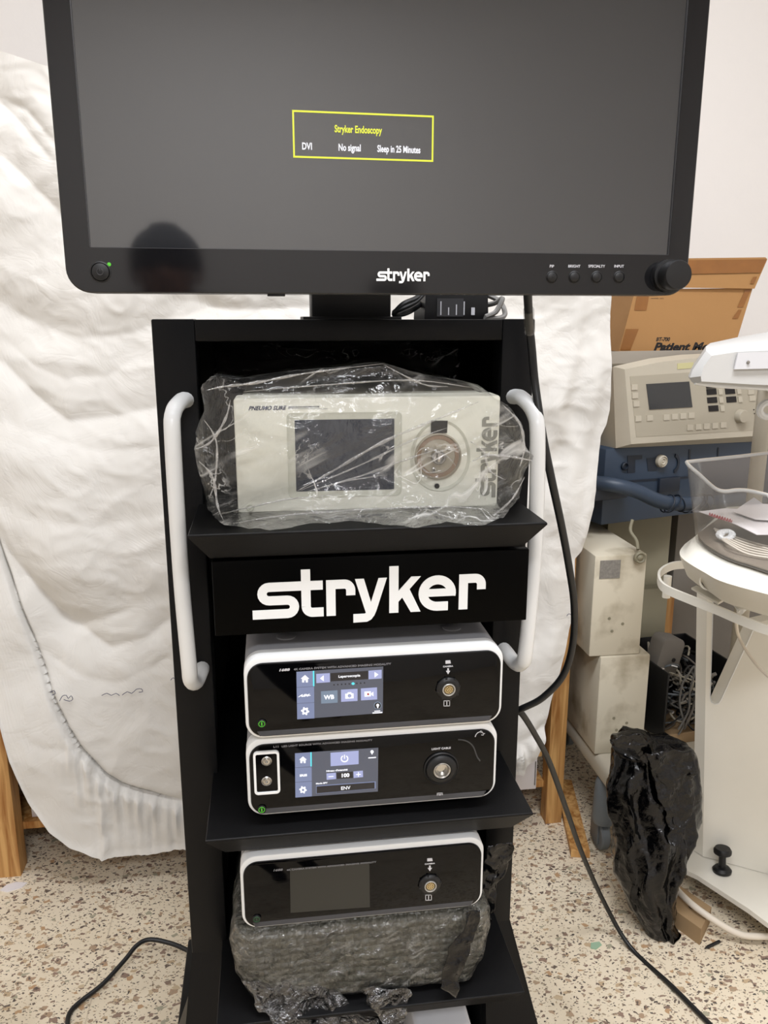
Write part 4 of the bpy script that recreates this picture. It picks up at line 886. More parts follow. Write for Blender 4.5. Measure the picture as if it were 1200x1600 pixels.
t1, ax0_, ax1_, z1_ = carton('metal_case', 'scuffed cream metal case with a grey data plate, upper of two', (929, 869), (1010, 865), (921, 1028), (1001, 1019), BY+.005, .32, z2+.0005, M['boxpaint'], ((938, 876), (968, 903)))
for t_, w_ in ((t1, ax1_-ax0_), (t2, bx1-bx0)):
    b = MB()
    for x, z in ((.35, .5), (.42, .33), (.62, .42)): b.lathe([(.004, 0), (.0035, -.001)], (x*w_, -.0004, z*.2), 'y', 10)
    b.build('scuff_marks', M['khaki'], t_)
a = P(999, 868, Y=BY-.002); b = MB()
b.lathe([(.015, 0), (.015, -.006), (.012, -.009), (.008, -.006), (.005, -.009), (.0005, -.010)], (a.x, a.y, a.z-.004), 'y', 24); b.tube([a+Vector((0, .01, .012)), a+Vector((.004, .03, .03)), a+Vector((-.004, .05, .05)), a+Vector((.004, .06, .075))], .004, 8, sm=4)
tag(b.build('cord_winder', M['khaki']), 'small round winder with a cord on the front top edge of the upper case', 'cord winder')
VY = math.radians(16); VO = P(990, 700, Y=1.97); VB = VO.z+Plane(VO, VY)(1230, 790)[1]-.001
x0 = P(948, 850, Y=2.14).x; x1 = P(1047, 850, Y=2.14).x
t = thing('khaki_cabinet', 'tall dull khaki cabinet standing behind the two cream cases', 'cabinet', (x0, 2.14, zp)); part_box('casing', M['khaki'], t, x0, x1, 2.14, 2.42, zp, VB, .004)
x0 = P(996, 950, Y=2.115).x; x1 = P(1038, 950, Y=2.115).x; zt = P(1010, 918, Y=2.115).z
t = thing('khaki_box', 'low khaki box standing against the tall khaki cabinet', 'box', (x0, 2.115, zp)); part_box('casing', M['khaki'], t, x0-.06, x1, 2.10, 2.138, zp, zt, .002)
x0 = P(1049, 930, Y=2.2).x
t = thing('grey_cabinet', 'large grey cabinet side standing against the wall behind the bassinet stand', 'cabinet', (x0, 2.2, 0)); part_box('casing', M['greyp'], t, x0, x0+.9, 2.2, 2.44, .30, VB, .004); part_box('plinth', M['khaki'], t, x0+.02, x0+.88, 2.22, 2.42, 0, .30, .004)
x0 = P(1034, 960, Y=2.16).x; x1 = P(1049, 960, Y=2.16).x
b = MB(); b.box(x0, x1, 2.15, 2.17, zp, P(1040, 932, Y=2.16).z); tag(b.build('wood_strip', M['wood']), 'upright pine strip between the khaki and the grey cabinets', 'wood strip')
# ventilator
VY = math.radians(16); VO = P(990, 700, Y=1.97)
ve = thing('ventilator', 'beige hospital ventilator head with dark screen, keys and a dial', 'ventilator', VO, VY)
pv = Plane(VO, VY)
v3 = lambda pts, y, off=0: [(pv(a, c_)[0], y, pv(a, c_)[1]+off) for a, c_ in pts]
TZ = P(1000, 573, Y=2.04).z-VO.z-.001
fp_ = [(986, 694), (1260, 676), (1260, 548), (1140, 556), (1080, 560), (1030, 566), (976, 577)]
b = MB(); b.loft([v3(fp_, 0), [(x-.004, .03, z+.002) for x, _, z in v3([(976, 704), (1260, 690), (1260, 546), (1140, 553), (1080, 556), (1030, 562), (972, 575)], 0)], [(x, .05, min(z, TZ)) for x, _, z in v3([(976, 704), (1260, 690), (1260, 546), (1140, 553), (1080, 556), (1030, 562), (972, 575)], 0)], [(x, .30, min(z, TZ)) for x, _, z in v3([(976, 704), (1260, 690), (1260, 546), (1140, 553), (1080, 556), (1030, 562), (972, 575)], 0)]]); hd = b.build('head_casing', M['beige'], ve, angle=25)
b = MB(); b.prism(v3([(994, 683), (1197, 671), (1190, 574), (984, 588)], .001), (0, -.0018, 0)); kp = b.build('key_panel', M['beige_d'], ve)
b = MB(); b.prism(v3([(1009, 600), (1076, 596), (1081, 636), (1014, 640)], -.0008), (0, -.0018, 0)); b.build('display', mat('vent_display', (44, 46, 48), .12, ior=1.6), ve)
for (x, y) in ((1103, 612), (1104, 625), (1106, 638), (1132, 611), (1134, 624), (1102, 602)):
    b = MB(); b.prism(v3([(x, y-4), (x+15, y-5), (x+16, y+4), (x+1, y+5)], -.0008), (0, -.0018, 0)); k = b.build('value_window', M['ink'], ve)
    if y > 605: b = MB(); b.prism(v3([(x+18, y-4), (x+24, y-4.5), (x+25, y+4), (x+19, y+4.5)], -.0008), (0, -.003, 0)); b.build('key', M['beige'], ve)
for i, (x, y) in enumerate([(1014, 653), (1020, 652)][:1]+[(1040, 652), (1053, 651), (1066, 650), (1079, 649)]+[(1077, 668), (1090, 667), (1103, 666), (1116, 665), (1129, 664)]+[(990, 605), (991, 618), (993, 631), (996, 654)]+[(1172, 612), (1174, 622)]):
    b = MB(); b.prism(v3([(x-4, y-4), (x+5, y-4.5), (x+5, y+4), (x-4, y+4.5)], -.0008), (0, -.0022, 0)); b.build('key', M['beige'], ve)
x, z = pv(1155, 650); b = MB(); b.lathe([(.019, 0), (.0185, -.014), (.016, -.018), (.0005, -.0185)], (x, 0, z), 'y', 30); b.build('dial', M['beige_d'], ve)
b = MB()
for x, y in ((1177, 640), (1178, 646), (1179, 652)): b.lathe([(.0016, 0), (.0014, -.002)], (pv(x, y)[0], -.0015, pv(x, y)[1]), 'y', 8)
b.build('indicator_dots', M['ink'], ve)
b = MB(); b.prism(v3([(1058, 568), (1083, 566), (1083, 575), (1058, 577)], -.0002), (0, -.001, 0)); b.build('sticker', mat('yellowed_sticker', (206, 200, 150), .6), ve)
b = MB(); a = pv(957, 760); c = pv(1230, 790); b.box(a[0], .62, .035, .30, c[1]+.0, -.004, .004); bl = b.build('lower_module', M['blue'], ve)
b = MB(); b.box(a[0]-.03, a[0]-.002, .08, .32, c[1]+.03, .12, .006); b.build('side_casing', M['beige'], ve)
pb = Plane(VO+pv.n*.035, VY)
b = MB()
for q in ([(1076, 702), (1079, 702), (1078, 745), (1075, 745)], [(1121, 699), (1123, 699), (1122, 716), (1120, 716)], [(958, 752), (1075, 744), (1075, 747), (958, 755)]): b.poly([pb(*k) for k in q], .0345, .001)
x, z = pb(1052, 724)
b.poly([(x+r*math.cos(t_), z+1.35*r*math.sin(t_)) for r, s in ((.020, 1), (.013, -1)) for t_ in [s*(-1.4+2.8*i/14) for i in range(15)]], .0345, .003)
b.poly([pb(*k) for k in [(980, 712), (1003, 711), (1003, 717), (992, 718), (992, 738), (980, 739)]], .0345, .001); b.poly([pb(*k) for k in [(1010, 716), (1026, 715), (1026, 735), (1012, 736)]], .0345, .001)
b.build('module_recesses', M['blue_d'], bl)
b = MB()
x, z = pb(975, 728); b.lathe([(.011, 0), (.011, -.006), (.008, -.008), (.007, -.003), (.0005, -.003)], (x, .035, z), 'y', 22); b.build('gas_inlet', M['blue_d'], bl)
x, z = pb(1031, 720); b = MB(); b.lathe([(.017, 0), (.0165, -.012), (.013, -.015), (.012, -.012), (.008, -.015), (.004, -.012), (.0005, -.015)], (x, .035, z), 'y', 28); b.build('flow_knob', M['beige'], bl)
b = MB(); a = pb(1028, 747); c = pb(1058, 766); b.box(a[0], c[0], .026, .037, c[1], a[1], .002); b.build('latch', M['blue_d'], bl)
b = MB(); pts = [pv.o*0+Vector((pv(x, y)[0], yy, pv(x, y)[1])) for x, y, yy in ((926, 758, .05), (948, 755, -.02), (975, 762, -.05), (1005, 776, -.07), (1050, 778, -.075), (1110, 774, -.075), (1180, 768, -.075), (1260, 760, -.07))]
b.tube(pts, .0185, 18, sm=5); b.build('push_handle', M['blue'], ve)
b = MB(); a = pv(926, 764); b.box(a[0]-.01, a[0]+.12, .0, .16, a[1]-.035, a[1]+.012, .008); b.build('handle_bracket', M['blue_d'], ve)
b = MB()
for k, x in enumerate((1012, 1020, 1030, 1052, 1060, 1066, 1072)):
    cx, cz = pv(x, 778); sl = (.012, .018, -.004, .03, .02, -.018, .012)[k]
    b.tube([(cx+sl*math.cos(a), -.073+.0215*math.sin(a), cz+.0215*math.cos(a)) for a in [2*math.pi*i/18 for i in range(19)]], .0018, 6)
tag_c = b.build('wrapped_cord', M['blue_d'], ve)
# tray and carton on top of the ventilator
pt_ = [P(940, 549, Y=1.97), P(1150, 549, Y=2.02)]
t = thing('grey_tray', 'flat grey tray on top of the ventilator, under the cardboard carton', 'tray', (pt_[0].x, 1.97, pt_[0].z-.045))
zt0, zt1 = P(1000, 572, Y=2.04).z, P(1000, 549, Y=2.04).z
b = MB(); w_ = .36
b.loft([[(x, y, z-zt0) for x, y in rrpts(a, w_-a, a*.6, .32-a*.6, .03, 6)] for a, z in ((.012, zt0), (.002, zt0+.006), (0, zt1), (.006, zt1), (.01, zt0+.008))]); o = b.build('tray_body', mat('grey_enamel', (168, 160, 148), .45), t); t.location = (P(940, 549, Y=2.03).x, 2.035, zt0+.0005); t.rotation_euler = (0, 0, math.radians(9))
KY = 2.12
kb = thing('cardboard_carton', 'open brown cardboard carton with taped flap and Patient Monitor print', 'carton', P(970, 548, Y=KY))
ko = kb.location
kk = lambda pts, Y=KY, dy=0: [P(a, c_, Y=Y)-ko+Vector((0, dy, 0)) for a, c_ in pts]
zf = zt0+.012-ko.z
bodyf = kk([(966, 549), (1180, 549), (1152, 532), (1178, 450), (995, 449), (992, 464)])
F_ = kk([(967, 549), (1146, 549), (1176, 450), (993, 452)])
b = MB(); b.loft([F_, [q+Vector((.0, .20, 0)) for q in F_]], True, True); cb = b.build('carton_body', M['card'], kb)
b = MB(); fl = kk([(1040, 449), (1179, 451), (1199, 405), (1196, 402), (1035, 404)], KY-.01)
b.prism([q for q in fl], (0, .004, 0)); b.build('flap', M['card'], kb)
b = MB(); fl = kk([(993, 449), (1040, 449), (1040, 404), (985, 402)], KY-.01); b.prism(fl, (0, .004, 0)); b.build('flap', M['card'], kb)
def ty(pts, o=-.0115):
    b = MB(); b.prism([q+Vector((0, 0, 0)) for q in kk(pts, KY-.001+(o if o < -.005 else 0))], (0, -.0006, 0)); b.build('packing_tape', M['tape'], kb)
ty([(1036, 407), (1198, 405), (1188, 426), (1036, 429)]); ty([(1177, 433), (1183, 432), (1178, 443), (1172, 443)])
ty([(1164, 453), (1173, 453), (1161, 480), (1152, 480)], 0); ty([(1154, 484), (1159, 484), (1153, 498), (1144, 498)], 0); ty([(995, 463), (1014, 463), (1010, 485), (991, 485)], 0); ty([(978, 514), (998, 514), (985, 547), (969, 547)], 0)
b = MB(); pk = Plane((ko.x, KY-.0012, ko.z), 0)
def pkt(s, xa, xb, y, h, shear, bold): tx(b, s, xa, xb, y, h, shear, bold, pk, -.0002)
pkt('Patient Monitor', 1021, 1148, 548, .030, .30, .0014); pkt('BT-700', 1025, 1047, 533, .014, .25, .0005); pkt('MODEL NO', 1017, 1037, 467, .0035, 0, 0)
b.build('box_print', M['ink'], kb)

# crate of leads
cr = thing('dark_crate', 'dark open-fronted crate of tangled leads beside the lower cream case', 'crate', P(1037, 1163, Z=zp))
q = cr.location; cr.rotation_euler = (0, 0, math.radians(6))
b = MB(); b.box(-.006, 0, 0, .24, 0, .20, .001); b.build('side_wall', M['plastic_b'], cr)
b = MB(); b.box(0, .2, .234, .24, 0, .2, .001); b.build('back_wall', M['plastic_b'], cr)
b = MB(); b.box(.2, .206, 0, .24, 0, .2, .001); b.build('side_wall', M['plastic_b'], cr)
b = MB(); b.box(-.006, .206, -.002, .24, 0, .006, .001); b.box(-.006, .206, -.006, 0, 0, .028, .001); b.build('tray_floor', M['card2'], cr)
rnd = random.Random(4)
b = MB()
for i in range(70):
    b.use(M[('grey_cable', 'plastic_b', 'castor', 'rubber', 'greyp', 'beige_d')[i % 6]])
    c0 = Vector((rnd.uniform(.03, .17), rnd.uniform(.03, .2), rnd.uniform(.02, .165))); pts = []
    r = rnd.uniform(.015, .05); ax = Vector((rnd.gauss(0, 1), rnd.gauss(0, 1), rnd.gauss(0, 1))).normalized(); o1 = ax.orthogonal().normalized(); o2 = ax.cross(o1); a0 = rnd.uniform(0, 6)
    for k in range(9):
        a = a0+k*.55; w_ = c0+(o1*math.cos(a)+o2*math.sin(a))*r*(1+.2*math.sin(k)); pts.append(Vector((min(.192, max(.008, w_.x)), min(.226, max(.006, w_.y)), max(.012, w_.z))))
    b.tube(pts, rnd.uniform(.0018, .0038), 6, sm=2)
b.use(M['steel'])
for i in range(26):
    c0 = Vector((rnd.uniform(.02, .17), rnd.uniform(.01, .1), rnd.uniform(.03, .19))); d_ = Vector((rnd.gauss(0, 1), rnd.gauss(0, 1), rnd.gauss(0, 1))).normalized()*.008; b.tube([c0-d_, c0+d_], rnd.uniform(.003, .0055), 8)
o = b.build('lead_tangle', None); o.location = cr.location; o.rotation_euler = cr.rotation_euler; tag(o, 'heap of tangled grey and black leads and plugs filling the dark crate', 'cables', kind='stuff')
b = MB(); g_ = [P(x, y, Y=q.y-.005) for x, y in ((1060, 1148), (1068, 1130), (1062, 1100), (1066, 1070), (1078, 1050), (1084, 1042))]; b.tube(g_+[P(1086, 1050, Y=q.y-.01), P(1078, 1080, Y=q.y-.012), P(1076, 1110, Y=q.y-.012), P(1060, 1140, Y=q.y-.01)], .0026, 8, sm=5)
tag(b.build('grey_lead', M['grey_cable']), 'long grey lead hanging in a loop over the front of the crate', 'cable')
a = P(1016, 1055, Y=q.y+.12)
t = thing('grey_plastic_housing', 'dull grey plastic housing tilted on top of the lead tangle', 'plastic housing', (a.x, q.y+.10, zp+.15)); t.rotation_euler = (0, .25, .2)
b = MB(); b.rr(0, .075, 0, .11, 0, .05, .02, .003); b.build('housing_body', M['greyp'], t); b = MB(); b.lathe([(.006, .0), (.006, -.002)], (.05, 0, .05), 'y', 12); b.build('screw_recess', M['ink'], t)
b = rag(([(1052, 1012), (1060, 1030), (1085, 1050), (1090, 1062)], [(1072, 1012), (1095, 1030), (1100, 1045), (1100, 1065)]), q.y+.2, 9.0, rows=16, cols=8, amp=.012, fq=30); o = tag(b.build('black_strap', M['cloth_d'], angle=80), 'crumpled black strap lying behind the lead tangle', 'strap'); solid(o, .003)

# ------------------------------------------------------------------ bassinet on its white stand
WH = M['beige']
WP = mat('cream_white_enamel', (240, 236, 224), .35, var=.05, vs=8)
FO = P(1098, 1338, Z=.078); yw = math.atan2(P(1200, 1365, Z=.078).y-FO.y, P(1200, 1365, Z=.078).x-FO.x)
st = thing('bassinet_stand', 'cream metal stand with a V cut-out, ring rail and low foot plate', 'stand', FO)
st_z = Vector((FO.x, FO.y, 0)); st.location = st_z
ps = Plane((FO.x, FO.y, 0), yw); R3 = lambda pts, y=0: [Vector((ps.o.x, ps.o.y, 0))+ps.u*ps(a, c_)[0]+ps.n*y+Vector((0, 0, ps(a, c_)[1]))-st_z for a, c_ in pts]
b = MB(); outl = [(1098, 1338), (1260, 1382), (1260, 955), (1186, 972), (1178, 985), (1150, 1045), (1127, 1095), (1123, 1100), (1117, 1101), (1111, 1097), (1109, 1088), (1114, 928), (1105, 928)]
back = P(1083, 1328, Z=.078)-FO
b.prism(R3(outl), back*1.0); b.build('front_panel', WP, st, angle=30)
b = MB(); b.loft([R3([(1114, 928), (1109, 1088), (1111, 1097), (1117, 1101), (1123, 1100), (1127, 1095), (1178, 985)], -.001), R3([(1115.5, 928), (1110.5, 1088), (1112.5, 1096), (1117, 1099.5), (1122.5, 1098.5), (1126, 1094), (1177, 983)], -.002)], False, False, closed=False); b.build('cutout_edge', M['white_p'], st)
pz = .076
base_pts = [P(1056, 1352, Z=pz), P(1090, 1368, Z=pz), P(1130, 1394, Z=pz), P(1170, 1420, Z=pz), P(1210, 1450, Z=pz), Vector((1.32, 1.22, pz)), Vector((1.62, 1.40, pz)), Vector((1.55, 1.74, pz)), Vector((1.15, 1.80, pz)), P(1078, 1332, Z=pz)]
b = MB(); b.loft([[q-st_z for q in base_pts], [q-st_z-Vector((0, 0, .012)) for q in base_pts]]); b.build('foot_plate', WP, st)
for x, y in ((1.02, 1.62), (1.12, 1.46), (1.45, 1.40), (1.45, 1.68)): castor(st, x, y, .026, 'castor', .064)
a = P(1128, 1362, Z=pz); b = MB(); b.lathe([(.021, 0), (.022, .006), (.017, .012), (.0085, .014), (.008, .040), (.014, .043), (.020, .047), (.0205, .054), (.017, .060), (.0005, .061)], (0, 0, 0), 'z', 30)
for v in b.bm.verts: v.co = Matrix.Rotation(-.12, 3, 'X') @ v.co
bmesh.ops.translate(b.bm, verts=b.bm.verts, vec=a-st_z); b.build('pedal_knob', M['plastic_b'], st)
a = P(1209, 1369, Z=pz); b = MB(); b.lathe([(.010, 0), (.010, .012), (.0005, .014)], a-st_z, 'z', 20); b.build('pedal_knob', mat('brown_rubber', (80, 62, 52), .6), st)
def ribbon(b, pts, h, th, sm=5):
    pts = smooth_path([Vector(p) for p in pts], sm) if sm else pts; L = []
    for i, p in enumerate(pts):
        d = (pts[min(i+1, len(pts)-1)]-pts[max(i-1, 0)]).normalized(); n = Vector((-d.y, d.x, 0)).normalized()*th/2; z = Vector((0, 0, h/2)); L.append([p+n+z, p-n+z, p-n-z, p+n-z])
    return b.loft(L)
RZ = .835
b = MB(); ribbon(b, [P(1075, 882, Z=RZ)-st_z, P(1052, 884, Z=RZ)-st_z, P(1035, 892, Z=RZ)-st_z, P(1029, 903, Z=RZ)-st_z, P(1038, 919, Z=RZ)-st_z, P(1079, 937, Z=RZ)-st_z, P(1120, 953, Z=RZ)-st_z, P(1160, 970, Z=RZ)-st_z, P(1205, 986, Z=RZ)-st_z, P(1270, 1000, Z=RZ)-st_z], .017, .005); b.build('ring_rail', WP, st)
b = MB(); cp = [P(1080, 921, Z=RZ+.008), P(1088, 918, Z=RZ+.012), P(1141, 934, Z=RZ+.012), P(1122, 945, Z=RZ+.008)]; b.prism([q-st_z for q in cp], (0, 0, .004)); rb = b.build('rail_bracket', WP, st)
b = MB(); b.tube([P(1141, 935, Z=RZ+.01)-st_z, P(1156, 956, Z=RZ)-st_z], .003, 8); b.tube([P(1156, 956, Z=RZ)-st_z, P(1172, 948, Z=RZ+.0)-st_z+Vector((.02, .03, .0))], .006, 10); b.build('clamp_screw', M['white_p'], rb)
xa = P(1041, 930, Y=1.62); b = MB(); b.tube([xa-st_z+Vector((0, 0, -.005)), xa-st_z+Vector((0, 0, .045))], .009, 12); b.build('rail_stub', WP, st)
b = MB(); b.tube([P(1150, 968, Z=.80), P(1153, 990, Y=1.42), P(1163, 1012, Y=1.41), P(1185, 1042, Y=1.38), P(1215, 1070, Y=1.34)], .0032, 8, sm=5); bmesh.ops.translate(b.bm, verts=b.bm.verts, vec=-st_z); b.build('hanging_cord', M['white_cable'], st)
# moulded bed and clear tub
FAR = [Vector((1.45, 1.30, 0)), Vector((1.5, 1.75, 0)), Vector((1.05, 1.72, 0))]
def lp_(pts, z, k=0):
    return [P(a, c_, Z=z) for a, c_ in pts]+[Vector((q.x+k, q.y, z)) for q in FAR]
bs = thing('bassinet_bed', 'cream moulded bassinet bed with round side hole resting over the ring rail', 'bassinet', (1.05, 1.5, .845)); o_ = bs.location
def dense(l): 
    out = []
    head = smooth_path(l[:-3], 5)
    return head+l[-3:]
Lb = [lp_([(1100, 838), (1088, 848), (1096, 862), (1122, 877), (1157, 892), (1260, 914)], .928), lp_([(1086, 838), (1079, 849), (1088, 864), (1120, 881), (1155, 897), (1260, 920)], .926),
      lp_([(1077, 850), (1071, 862), (1078, 875), (1110, 893), (1145, 908), (1260, 934)], .915), lp_([(1070, 850), (1062, 862), (1068, 874), (1100, 894), (1138, 912), (1260, 944)], .911),
      lp_([(1071, 854), (1063, 866), (1068, 878), (1100, 898), (1138, 917), (1260, 950)], .903), lp_([(1080, 872), (1072, 890), (1077, 903), (1104, 921), (1140, 940), (1260, 976)], .868), lp_([(1092, 880), (1082, 898), (1090, 913), (1110, 926), (1145, 946), (1260, 980)], .856)]
b = MB(); b.loft([[q-o_ for q in dense(l)] for l in Lb]); b.build('moulded_bed', WP, bs, angle=50)
a = P(1108, 908, Z=.884); b = MB(); d_ = Vector((-.62, -.78, 0)).normalized(); mxr = Matrix.Translation(a-o_+d_*-.0) @ Vector((0, 0, 1)).rotation_difference(d_).to_matrix().to_4x4()
def addl(prof, m, nm):
    b = MB(); b.lathe(prof, (0, 0, 0), 'z', 28); b.bm.transform(mxr); return b.build(nm, m, bs)
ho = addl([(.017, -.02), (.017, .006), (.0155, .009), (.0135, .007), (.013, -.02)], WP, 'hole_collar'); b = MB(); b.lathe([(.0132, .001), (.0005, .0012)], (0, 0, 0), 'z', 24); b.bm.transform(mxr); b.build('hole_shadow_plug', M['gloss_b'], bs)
tb = thing('clear_tub', 'scratched see-through plastic tub holding papers, standing on the bassinet bed', 'tub', (1.05, 1.5, .93)); o_ = tb.location
rim = [P(1073, 722, Z=1.085), P(1078, 729, Z=1.080), P(1092, 741, Z=1.068), P(1106, 754, Z=1.055), P(1120, 765, Z=1.045), P(1134, 768, Z=1.042), P(1150, 766, Z=1.044), P(1170, 767, Z=1.043), P(1200, 774, Z=1.040), P(1260, 790, Z=1.036), Vector((1.40, 1.26, 1.04)), Vector((1.45, 1.72, 1.085)), P(1200, 708, Z=1.085), P(1100, 719, Z=1.085)]
bot = [P(1086, 836, Z=.935), P(1088, 843, Z=.935), P(1098, 853, Z=.935), P(1108, 860, Z=.935), P(1120, 867, Z=.935), P(1134, 874, Z=.935), P(1150, 880, Z=.935), P(1170, 886, Z=.935), P(1200, 896, Z=.935), P(1260, 912, Z=.935), Vector((1.38, 1.32, .935)), Vector((1.4, 1.68, .935)), Vector((1.16, 1.66, .935)), Vector((.98, 1.62, .935))]
b = MB(); b.loft([[q-o_ for q in bot], [q.lerp(r_, .5)-o_ for q, r_ in zip(bot, rim)], [q-o_ for q in rim]], True, False); b.build('tub_wall', M['clear'], tb, angle=60)
b = MB(); b.tube([q-o_ for q in rim+[rim[0]]], .0036, 8, sm=3); b.build('tub_rim', M['milky'], tb, angle=80)
b = MB(); b.tube([q-o_+Vector((0, 0, .002)) for q in rim+[rim[0]]], .0020, 6, sm=3); b.build('rim_edge', M['white_cable'], tb)
def sheetp(name, label, pts, zs, m, th=.0012, cat='paper'):
    b = MB(); q = [P(a, c_, Z=z) for (a, c_), z in zip(pts, zs)]; b.loft([[v+Vector((0, 0, th)) for v in q], q]); return tag(b.build(name, m), label, cat)
cb_ = sum(bot, Vector())/len(bot); b = MB(); b.loft([[cb_+(q-cb_)*.96+Vector((0, 0, zz))-o_ for q in bot] for zz in (.002, .004)]); b.build('dusty_pad', mat('dusty_brown_grey', (150, 138, 122), .8, vs=14, detail=8, c2=(112, 100, 88)), tb)
pa1 = sheetp('paper_sheet', 'white paper with red handwriting lying flat in the clear tub', [(1092, 800), (1132, 795), (1230, 800), (1240, 836), (1182, 836), (1150, 820)], [.972]*6, M['paper'])
b = MB()
for k in range(9):
    x = 1108+k*4; b.tube([P(x, 806+k*1.2, Z=.9745), P(x+1, 801+k*1.2, Z=.9745), P(x+2.5, 807+k*1.2, Z=.9745), P(x+4, 803+k*1.2, Z=.9745)], .0007, 4, sm=2)
b.build('red_handwriting', M['red_ink'], pa1)
sheetp('folded_paper', 'creased white paper folded up on the handwritten sheet in the tub', [(1146, 800), (1160, 790), (1178, 778), (1192, 788), (1230, 790), (1230, 815), (1180, 812)], [.978, .982, .998, .985, .983, .978, .978], M['paper'])
b = MB(); rnd = random.Random(8)
for k in range(6): b.tube([P(1116+k*2, 826+k*3, Z=.945), P(1140, 836+k*3, Z=.943+k*.002), P(1170, 846+k*4, Z=.945), P(1215, 858+k*3, Z=.945)], .0022, 6, sm=4)
tag(b.build('thin_tubing', M['white_cable']), 'bunch of thin cream tubing lying in the bottom of the clear tub', 'tubing')
b = MB(); cc = P(1134, 836, Z=.952)
for k in range(7):
    a = k*.9; b.tube([cc+Vector((.016*math.cos(a+t_), .012*math.sin(a+t_*1.3), .005*math.sin(k+t_))) for t_ in [i*.5 for i in range(9)]], .004, 8)
tag(b.build('white_connector', M['white_p']), 'small white knotted connector at the end of the tubing in the tub', 'connector')

# lamp head above the bassinet
lo_ = thing('lamp_head', 'milky white plastic lamp head jutting in at right over the ventilator', 'lamp', (1.0, 1.45, 1.25)); o_ = lo_.location
def dpx(pts, Y): return [P(a, c_, Y=Y)-o_ for a, c_ in pts]
Lh = [dpx([(1096, 596), (1095, 588), (1100, 572), (1112, 556), (1150, 550), (1270, 545), (1270, 604), (1180, 601)], 1.28),
      dpx([(1085, 600), (1078, 590), (1082, 578), (1103, 548), (1150, 541), (1270, 532), (1270, 613), (1180, 607)], 1.30),
      dpx([(1080, 596), (1075, 588), (1082, 572), (1103, 541), (1150, 533), (1270, 522), (1270, 606), (1180, 603)], 1.36),
      dpx([(1092, 588), (1088, 578), (1094, 560), (1110, 536), (1152, 527), (1270, 506), (1270, 596), (1180, 595)], 1.50),
      dpx([(1120, 580), (1112, 570), (1116, 556), (1124, 540), (1156, 529), (1270, 506), (1270, 590), (1180, 590)], 1.62)]
b = MB(); b.loft(Lh); b.build('shade', M['milky'], lo_, angle=24)
b = MB(); b.loft([dpx([(1100, 594), (1100, 588), (1106, 574), (1118, 562), (1150, 556), (1265, 552), (1265, 600), (1180, 596)], 1.31), dpx([(1122, 580), (1116, 570), (1120, 560), (1128, 548), (1158, 536), (1265, 516), (1265, 586), (1180, 588)], 1.58)]); b.build('reflector', WP, lo_)
b = MB(); b.prism(dpx([(1152, 551), (1262, 548), (1262, 574), (1146, 577)], 1.277), (0, -.003, 0)); pn2 = b.build('end_plate', M['white_sh'], lo_)
x = P(1169, 566, Y=1.273)-o_; b = MB(); b.lathe([(.003, 0), (.0025, -.0015), (.0005, -.002)], x, 'y', 14); b.build('screw', M['greyp'], pn2)
b = MB(); b.tube(dpx([(1086, 598), (1120, 603), (1180, 606), (1265, 612)], 1.297), .0035, 8, sm=3); b.build('lower_rim', M['white_p'], lo_)
b = MB(); xx, YP = 1.145, 1.765; b.tube([(xx-o_.x, YP-o_.y, .0765-o_.z), (xx-o_.x, YP-o_.y, 1.24-o_.z)], .018, 18); b.tube([(xx-o_.x, YP-o_.y, 1.235-o_.z), (xx-o_.x, 1.58-o_.y, 1.245-o_.z)], .014, 14); b.build('support_post', WH, lo_)
b = MB(); cq = P(1194, 640, Y=1.40)-o_; b.tube([cq+Vector((.008+.017*math.cos(a), 0, .017*math.sin(a)*.8)) for a in [math.pi*.5+math.pi*1.0*i/10 for i in range(11)]]+[cq+Vector((.03, 0, -.0136))], .0065, 8); b.tube([cq+Vector((.008, 0, .0136)), cq+Vector((.05, .03, .0136))], .0065, 8); b.tube([cq+Vector((.05, .03, .0136)), Vector((xx-o_.x, YP-o_.y, cq.z+.0136))], .0065, 8); b.build('clip', M['white_p'], lo_)

# ------------------------------------------------------------------ black rubbish bag
rows = [(1147, 1000, 1012, 1.60), (1152, 975, 1022, 1.60), (1160, 956, 1026, 1.59), (1170, 962, 1078, 1.58), (1180, 958, 1084, 1.575), (1195, 954, 1087, 1.57), (1220, 949, 1088, 1.56), (1250, 951, 1088, 1.55), (1280, 958, 1087, 1.54), (1300, 962, 1080, 1.53), (1330, 964, 1068, 1.52),
        (1360, 966, 1058, 1.51), (1390, 975, 1055, 1.50), (1415, 986, 1052, 1.49), (1432, 994, 1048, 1.485), (1445, 1001, 1051, 1.48), (1458, 1006, 1054, 1.475), (1468, 1016, 1053, 1.47), (1474, 1026, 1048, 1.465)]
o_ = Vector((.82, 1.50, 0)); L = []
tabL = [(r[0], r[1]) for r in rows]; tabR = [(r[0], r[2]) for r in rows]; tabY = [(r[0], r[3]) for r in rows]
NRW = 190; NS = 130
for i in range(NRW+1):
    y = 1147+(1474-1147)*i/NRW; a = P(interp(tabL, y), y, Y=interp(tabY, y)); c = P(interp(tabR, y), y, Y=interp(tabY, y)); m_ = (a+c)/2; hx = (c.x-a.x)/2
    dp = min(.075, hx*.95); loop = []
    for k in range(NS):
        an = 2*math.pi*k/NS; pl_ = .10*math.sin(an*7+y*.02)+.06*math.sin(an*13-y*.035)
        v = m_+Vector((hx*math.cos(an), dp*math.sin(an)*(1+pl_)+0, 0)); s1 = Vector((v.x, v.y, v.z*.38)); v += crumple(s1, .016, 20, 5)-s1; s1 = Vector((v.x, v.y, v.z*.5)); v += crumple(s1, .0011, 60, 9)-s1; v.z = max(v.z, .004); loop.append(v-o_)
    L.append(loop)
bg = thing('rubbish_bag', 'crumpled shiny black plastic bag slumped in front of the wheeled base', 'bag', o_)
b = MB(); b.loft(L); b.build('bag_body', M['bag'], bg, angle=75)
